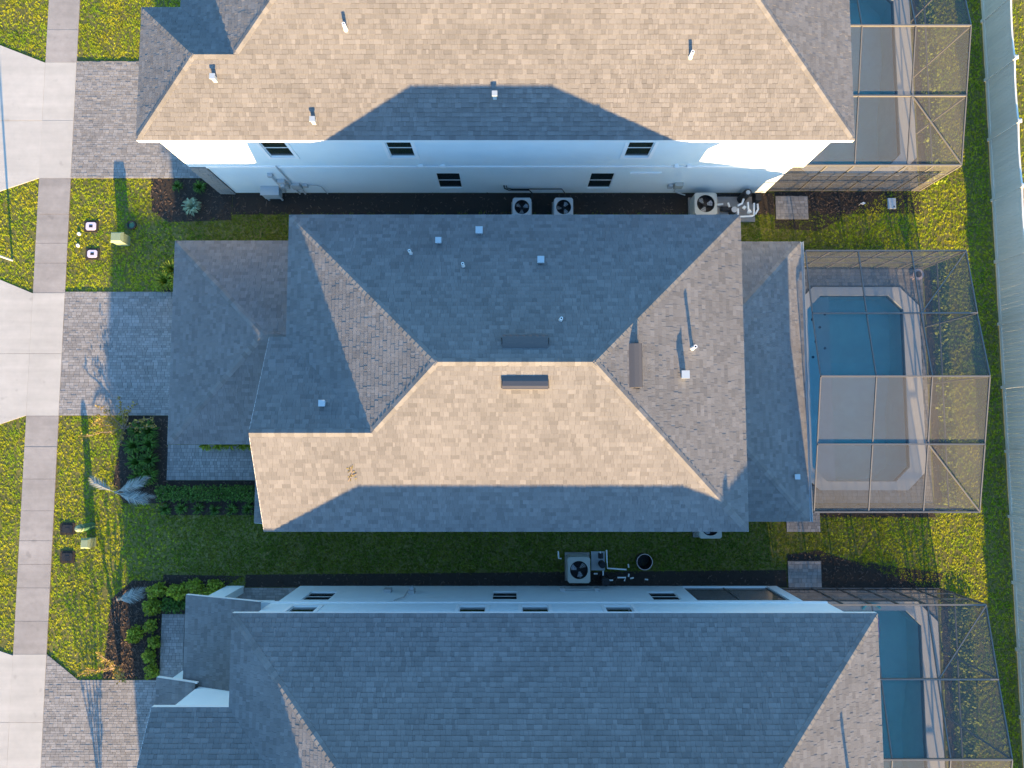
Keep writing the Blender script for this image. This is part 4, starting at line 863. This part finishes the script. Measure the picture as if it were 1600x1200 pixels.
# ================================================================= PLANTS
def leaf_cards(mb, pts, size, up=.5):
    for (x, y, z) in pts:
        d = Vector((rnd(-1, 1), rnd(-1, 1), rnd(-.3, 1) * up + .1)).normalized(); s_ = d.cross(Vector((rnd(-1, 1), rnd(-1, 1), 1))).normalized(); l = size * rnd(.7, 1.4); w = l * rnd(.3, .5); p = Vector((x, y, z))
        n = d.cross(s_) * (l * .12)
        mb.face([p, p + d * l * .5 + s_ * w + n, p + d * l, p + d * l * .5 - s_ * w + n], random.random())
def bush(name, label, cat, x, y, rx, ry, h, n, size, m, group=None, stems=5):
    o = thing(name, label, cat, (x, y, 0), group); mb = MB(); pts = []
    lob = [(rnd(-.5, .5), rnd(-.5, .5), rnd(.45, .75)) for _ in range(7)]
    while len(pts) < n:
        lx, ly, lr = random.choice(lob); v = Vector((random.gauss(0, 1), random.gauss(0, 1), abs(random.gauss(0, 1)))).normalized() * (lr * rnd(.55, 1.0) ** .6)
        px_, py_ = lx + v.x, ly + v.y
        if px_ * px_ + py_ * py_ > 1.25: continue
        pts.append((x + px_ * rx, y + py_ * ry, .05 + h * min(1.05, (.15 + v.z * 1.1 * (.8 + .4 * lr)))))
    leaf_cards(mb, pts, size); mb.build('foliage', m, o)
    st = MB()
    for k in range(stems): a = rnd(0, 6.28); st.tube([(x + rnd(-.05, .05), y + rnd(-.05, .05), -.02), (x + .3 * rx * math.cos(a), y + .3 * ry * math.sin(a), h * .45), (x + .6 * rx * math.cos(a), y + .6 * ry * math.sin(a), h * .75)], .014, 5, .006)
    st.build('stem', M_BARK, o); return o
def spiky(label, cat, x, y, r, h, n, m, group=None, w=.022):
    o = thing('grassy_clump', label, cat, (x, y, 0), group); mb = MB()
    for k in range(n):
        a = rnd(0, 6.28); L = r * rnd(.6, 1.1); hh = h * rnd(.6, 1.1); d = Vector((math.cos(a), math.sin(a), 0)); s_ = Vector((-d.y, d.x, 0)) * w * rnd(.7, 1.3); b = Vector((x, y, 0)) + d * r * .08; t = random.random()
        p0, p1, p2, p3 = b, b + d * L * .35 + Vector((0, 0, hh * .8)), b + d * L * .75 + Vector((0, 0, hh)), b + d * L + Vector((0, 0, hh * .62))
        mb.face([p0 - s_ * .6, p0 + s_ * .6, p1 + s_, p1 - s_], t); mb.face([p1 - s_, p1 + s_, p2 + s_ * .8, p2 - s_ * .8], t); mb.face([p2 - s_ * .8, p2 + s_ * .8, p3], t)
    mb.build('blades', m, o); MB().cyl(x, y, -.03, .06, r * .12, 8).build('crown', m, o); return o
GC = 'grassy clumps in the middle front bed'
ROWN = ('top', 'second', 'third', 'bottom')
for k_, (x_, y_) in enumerate(((-16.3, .2), (-15.75, .3), (-16.35, -.45), (-15.75, -.35), (-16.3, -1.1), (-15.75, -1.05), (-16.2, -1.7), (-15.65, -1.65))): spiky('dark green grassy clump, %s of the %s column in the middle front bed' % (ROWN[k_ // 2], ('left', 'right')[k_ % 2]), 'plant', x_ + rnd(-.08, .08), y_ + rnd(-.08, .08), .46, .5, 90, M_LEAFG, GC)
ORDN = ('first', 'second', 'third', 'fourth', 'fifth', 'sixth', 'seventh')
for k in range(5): spiky('%s green clump from the left between the middle garage and its front walk' % ORDN[k], 'plant', -13.25 + k * .5, -.3, .34, .45, 70, M_LEAFY, 'clumps beside the middle garage')
for x_, y_, t_ in ((-15.05, 7.35, 'upper'), (-15.35, 6.85, 'left'), (-14.6, 6.8, 'right')): spiky(f'{t_} of three bright green arching clumps at the middle garage corner', 'plant', x_, y_, .5, .5, 110, M_LEAFY, 'clumps at the middle garage corner')
spiky('pale striped spiky plant in the upper dark bed', 'plant', -14.3, 10.25, .42, .4, 90, M_LEAFP, 'plants in the upper bed', .03)
spiky('small spiky plant nearest the stone corner in the upper bed', 'plant', -14.0, 11.15, .34, .35, 60, M_LEAFG, 'plants in the upper bed'); spiky('small spiky plant at the driveway edge of the upper bed', 'plant', -15.0, 11.2, .28, .3, 45, M_LEAFG, 'plants in the upper bed')
# clipped hedge along the middle front walk
def hedge(label, x0, x1, y0, y1, h, n, size, m, group=None, rough=.06):
    o = thing('hedge', label, 'hedge', ((x0 + x1) / 2, (y0 + y1) / 2, 0), group); mb = MB(); pts = []
    for k in range(n):
        x, y = rnd(x0, x1), rnd(y0, y1); bump = .75 + .25 * math.sin(x * 3.1 + y * 1.7) * math.sin(y * 2.3 + x * .7); z = h * bump * (rnd(.45, 1.05)); pts.append((x + rnd(-rough, rough), y + rnd(-rough, rough), z))
    leaf_cards(mb, pts, size); mb.build('foliage', m, o); st = MB()
    L = max(x1 - x0, y1 - y0); k = max(2, int(L / .6))
    for i in range(k): t = (i + .5) / k; x = x0 + (x1 - x0) * (t if x1 - x0 > y1 - y0 else .5); y = y0 + (y1 - y0) * (t if y1 - y0 >= x1 - x0 else .5); st.tube([(x, y, -.02), (x + rnd(-.05, .05), y, h * .6)], .02, 5)
    st.build('stem', M_BARK, o); return o
hedge('clipped green hedge along the mulch below the middle front walk', -15.35, -10.4, -2.75, -2.15, .55, 2600, .085, M_LEAFG)
for k in range(7): spiky('%s dark low clump from the left in the row under the clipped hedge' % ORDN[k], 'plant', -15.0 + k * .72, -3.12 + rnd(-.06, .06), .3, .3, 45, M_LEAFG, 'clumps under the clipped hedge')
# lower front bed
bush('shrub', 'lone yellow sunlit round shrub in the lower mulch bed', 'shrub', -16.05, -8.4, .38, .36, .5, 420, .11, M_LEAFY)
for x_, y_, r_, t_ in ((-15.42, -8.05, .3, 'topmost'), (-15.24, -8.72, .24, 'second'), (-15.38, -9.28, .29, 'third'), (-15.3, -9.95, .31, 'lowest')): bush('shrub', f'{t_} of four small green shrubs lined up beside the lower walk', 'shrub', x_, y_, r_, r_ * 1.05, .45, 300, .11, M_LEAFY, 'small shrubs beside the lower walk')
for x_, y_, r_, t_ in ((-15.3, -7.2, .42, 'left front'), (-15.1, -6.6, .42, 'far left'), (-14.3, -6.55, .44, 'middle left'), (-13.5, -6.5, .44, 'middle right'), (-12.75, -6.45, .42, 'rightmost')): bush('shrub', f'{t_} of the leafy green shrubs clustered at the lower porch', 'shrub', x_, y_, r_, r_ * .85, .62, 480, .13, M_LEAFY, 'leafy shrubs at the lower porch')
hedge('dark low shrub mass between the leafy shrubs and the lower walk', -14.9, -12.8, -7.4, -6.9, .4, 900, .1, M_LEAFG)
# small bare trees
def myrtle(label, x, y, h, spread, leaves, seed, group, dirs=None):
    rg = random.Random(seed); o = thing('crape_myrtle', label, 'small tree', (x, y, 0), group); tr = MB(); lf = MB(); tips = []
    nb = len(dirs) if dirs else 7
    for k in range(nb):
        a, L = dirs[k] if dirs else (rg.uniform(0, 6.28), rg.uniform(.6, 1.0)); L *= spread
        p = [Vector((x, y, -.05))]; hh = h * rg.uniform(.8, 1.1)
        for s_ in range(1, 7):
            t = s_ / 6; p.append(Vector((x + L * math.cos(a) * t ** 1.3 + rg.uniform(-.05, .05), y + L * math.sin(a) * t ** 1.3 + rg.uniform(-.05, .05), hh * t ** .75)))
        tr.tube(p, .035, 6, .008)
        for s_ in range(2, 7):
            for e in range(2):
                aa = a + rg.uniform(-1.2, 1.2); l = rg.uniform(.15, .4) * spread * .5; q = p[s_] + Vector((l * math.cos(aa), l * math.sin(aa), rg.uniform(.0, .25))); tr.tube([p[s_], q], .008, 4, .004); tips += [(p[s_], q)] 
    for a_, b_ in tips:
        for e in range(leaves): t = rg.random(); c = a_.lerp(b_, t); leaf_cards(lf, [(c.x + rg.uniform(-.06, .06), c.y + rg.uniform(-.06, .06), c.z + rg.uniform(-.04, .06))], .085)
    tr.build('trunk', M_BARK, o); lf.build('crown', M_LEAFO, o); return o
myrtle('bare branching shrub tree with orange leaves beside the middle driveway', -16.95, .35, .62, 1.45, 6, 11, 'thin young trees', [(3.35, 1.0), (2.9, .75), (2.2, .75), (1.45, .8), (.35, .95), (.05, 1.0), (1.0, .75), (2.6, .55), (5.0, .35)])
myrtle('small thin tree with yellow leaves at the corner of the lower driveway', -16.75, -9.75, 1.3, .95, 5, 12, 'thin young trees')
myrtle('thin street tree below the lower edge throwing streaky shade on the driveway', -17.0, -17.4, 2.4, 1.1, 6, 13, 'thin young trees')
# silver palms
def palm(label, x, y, z, fronds, group):
    o = thing('silver_palm', label, 'palm', (x, y, 0), group); MB().tube([(x, y, -.05), (x + .02, y, z * .6), (x, y, z)], .09, 10, .07).build('trunk', M_BARK, o)
    for a, L, dr in fronds:
        d = Vector((math.cos(a), math.sin(a), 0)); s_ = Vector((-d.y, d.x, 0)); fr = MB(); rib = []
        for k in range(9): t = k / 8; rib.append(Vector((x, y, z)) + d * L * t + Vector((0, 0, .35 * math.sin(t * 2.2) - dr * t * t)))
        for k in range(44):
            t = .18 + .82 * k / 43; i = min(7, int(t * 8)); c = rib[i].lerp(rib[i + 1], t * 8 - i); wd = .24 * math.sin(min(1, (t - .1) / .9) * math.pi * .86 + .25) * rnd(.75, 1.15)
            for sg in (-1, 1):
                tip = c + s_ * sg * wd + d * .22 + Vector((0, 0, rnd(-.12, .02))); fr.face([c - d * .026, c + d * .026, tip], random.random())
        f_ = fr.build('frond', M_LEAFS, o); MB().tube(rib, .016, 6, .004).build('midrib', M_LEAFS, f_)
    return o
palm('silver feathery palm standing between lawn and middle front bed', -16.95, -2.38, .55, [(2.6, 1.15, .15), (.42, 1.5, .2), (.30, 1.35, .05), (-.12, 1.6, .3), (-.28, 1.45, .2)], 'silver palms')
palm('grey palm fronds lying low in the lower mulch bed', -16.85, -6.95, .25, [(.38, 1.15, .3), (.15, 1.05, .35)], 'silver palms')
# leafy strips between cages and fence
hedge('leafy green ground hedge strip right of the middle pool cage', 18.75, 19.35, -2.9, 7.4, .13, 1100, .13, M_LEAFY, 'leafy strips beside the pool cages', .1)
hedge('leafy green ground hedge strip right of the upper pool cage', 18.7, 19.4, 11.3, 22, .13, 1100, .13, M_LEAFY, 'leafy strips beside the pool cages', .1)
hedge('leafy green ground hedge strip right of the lower pool cage', 18.8, 19.7, -18, -6.7, .18, 1500, .13, M_LEAFY, 'leafy strips beside the pool cages', .12)

# ================================================================= GRASS
def grass():
    P = []
    def inside(pts, poly):
        m = np.ones(len(pts), bool); k = len(poly)
        for i in range(k):
            ax, ay = poly[i]; bx, by = poly[(i + 1) % k]; m &= ((bx - ax) * (pts[:, 1] - ay) - (by - ay) * (pts[:, 0] - ax)) > 0
        return m
    for (x0, x1, y0, y1, den) in ((-24.5, -14.5, -15.5, 21.5, 120), (-14.5, 18.4, 7.4, 11.0, 170), (-14.5, 18.4, -6.6, -2.9, 170), (18.4, 21.5, -15.5, 21.5, 110), (21.7, 23.5, -15, 22, 60)):
        n = int((x1 - x0) * (y1 - y0) * den); p = RNG.uniform((x0, y0), (x1, y1), (n, 2)); P.append(p)
    P = np.concatenate(P); keep = np.ones(len(P), bool)
    PJ = P + RNG.normal(0, .035, P.shape) + .05 * np.stack([np.sin(P[:, 1] * 7.1), np.sin(P[:, 0] * 6.3)], 1)
    for poly in EXCL: keep &= ~inside(PJ, poly)
    P = P[keep]
    d = -(0 - CAM_H) * math.cos(TILT) + P[:, 1] * math.sin(TILT); px_ = 800 + 1066 * P[:, 0] / d; py_ = 600 - 1066 * (P[:, 1] * math.cos(TILT) - CAM_H * math.sin(TILT)) / d
    P = P[(px_ > -40) & (px_ < 1640) & (py_ > -40) & (py_ < 1240)]
    # worn patches are thinner and shorter
    nzv = np.sin(P[:, 0] * 2.1 + 1.3 * np.sin(P[:, 1] * 1.7)) * np.sin(P[:, 1] * 1.6 + 1.1 * np.sin(P[:, 0] * 2.3)) + .5 * np.sin(P[:, 0] * 5.3 + P[:, 1] * 3.1) * np.sin(P[:, 1] * 4.7)
    P = P[RNG.random(len(P)) < np.clip(.95 - .35 * (nzv > .75), 0, 1)]
    X = P[:, 0]; side = ((P[:, 1] > 7.2) & (P[:, 1] < 11)) | ((P[:, 1] > -6.6) & (P[:, 1] < -2.8)); pr = np.clip((X + 17.2) / 3.2, 0, 1) * np.clip((16.5 - X) / 4, 0, 1); dk = side & (RNG.random(len(P)) < pr)  # side-yard blades that take the painted-in shade, blended out at both ends
    blades(P[~dk], M_GRASS, 'yellow-green lawn grass on the front lawns and along the fence'); blades(P[dk], M_GRASS_SHADED, 'lawn grass in the narrow side yards between the houses, shade painted in as dark green')
def blades(P, m, label):
    B_ = 5; n = len(P); C0 = np.repeat(P, B_, 0); k = len(C0)
    a = np.where(RNG.random(k) < .6, 1.57 + RNG.normal(0, .8, k), RNG.uniform(0, 6.283, k)); L = RNG.uniform(.05, .11, k); h = RNG.uniform(.008, .042, k); w = RNG.uniform(.011, .021, k); C0 = C0 + RNG.normal(0, .016, (k, 2))
    ca, sa = np.cos(a), np.sin(a); V = np.zeros((k, 3, 3))
    V[:, 0, 0] = C0[:, 0] - sa * w; V[:, 0, 1] = C0[:, 1] + ca * w; V[:, 1, 0] = C0[:, 0] + sa * w; V[:, 1, 1] = C0[:, 1] - ca * w
    V[:, 2, 0] = C0[:, 0] + ca * L; V[:, 2, 1] = C0[:, 1] + sa * L; V[:, 2, 2] = h
    me = bpy.data.meshes.new('grass'); me.vertices.add(3 * k); me.vertices.foreach_set('co', V.reshape(-1)); me.loops.add(3 * k); me.loops.foreach_set('vertex_index', np.arange(3 * k, dtype=np.int32)); me.polygons.add(k); me.polygons.foreach_set('loop_start', np.arange(0, 3 * k, 3, dtype=np.int32))
    at = me.attributes.new('tone', 'FLOAT', 'FACE'); tuft = np.repeat(RNG.random(n), B_); at.data.foreach_set('value', np.clip(.65 * tuft + .35 * RNG.random(k), 0, 1).astype(np.float32))
    me.update(calc_edges=True); me.materials.append(m); o = bpy.data.objects.new('grass', me); COL.objects.link(o); o['kind'] = 'stuff'; tag(o, label, 'grass')
grass()
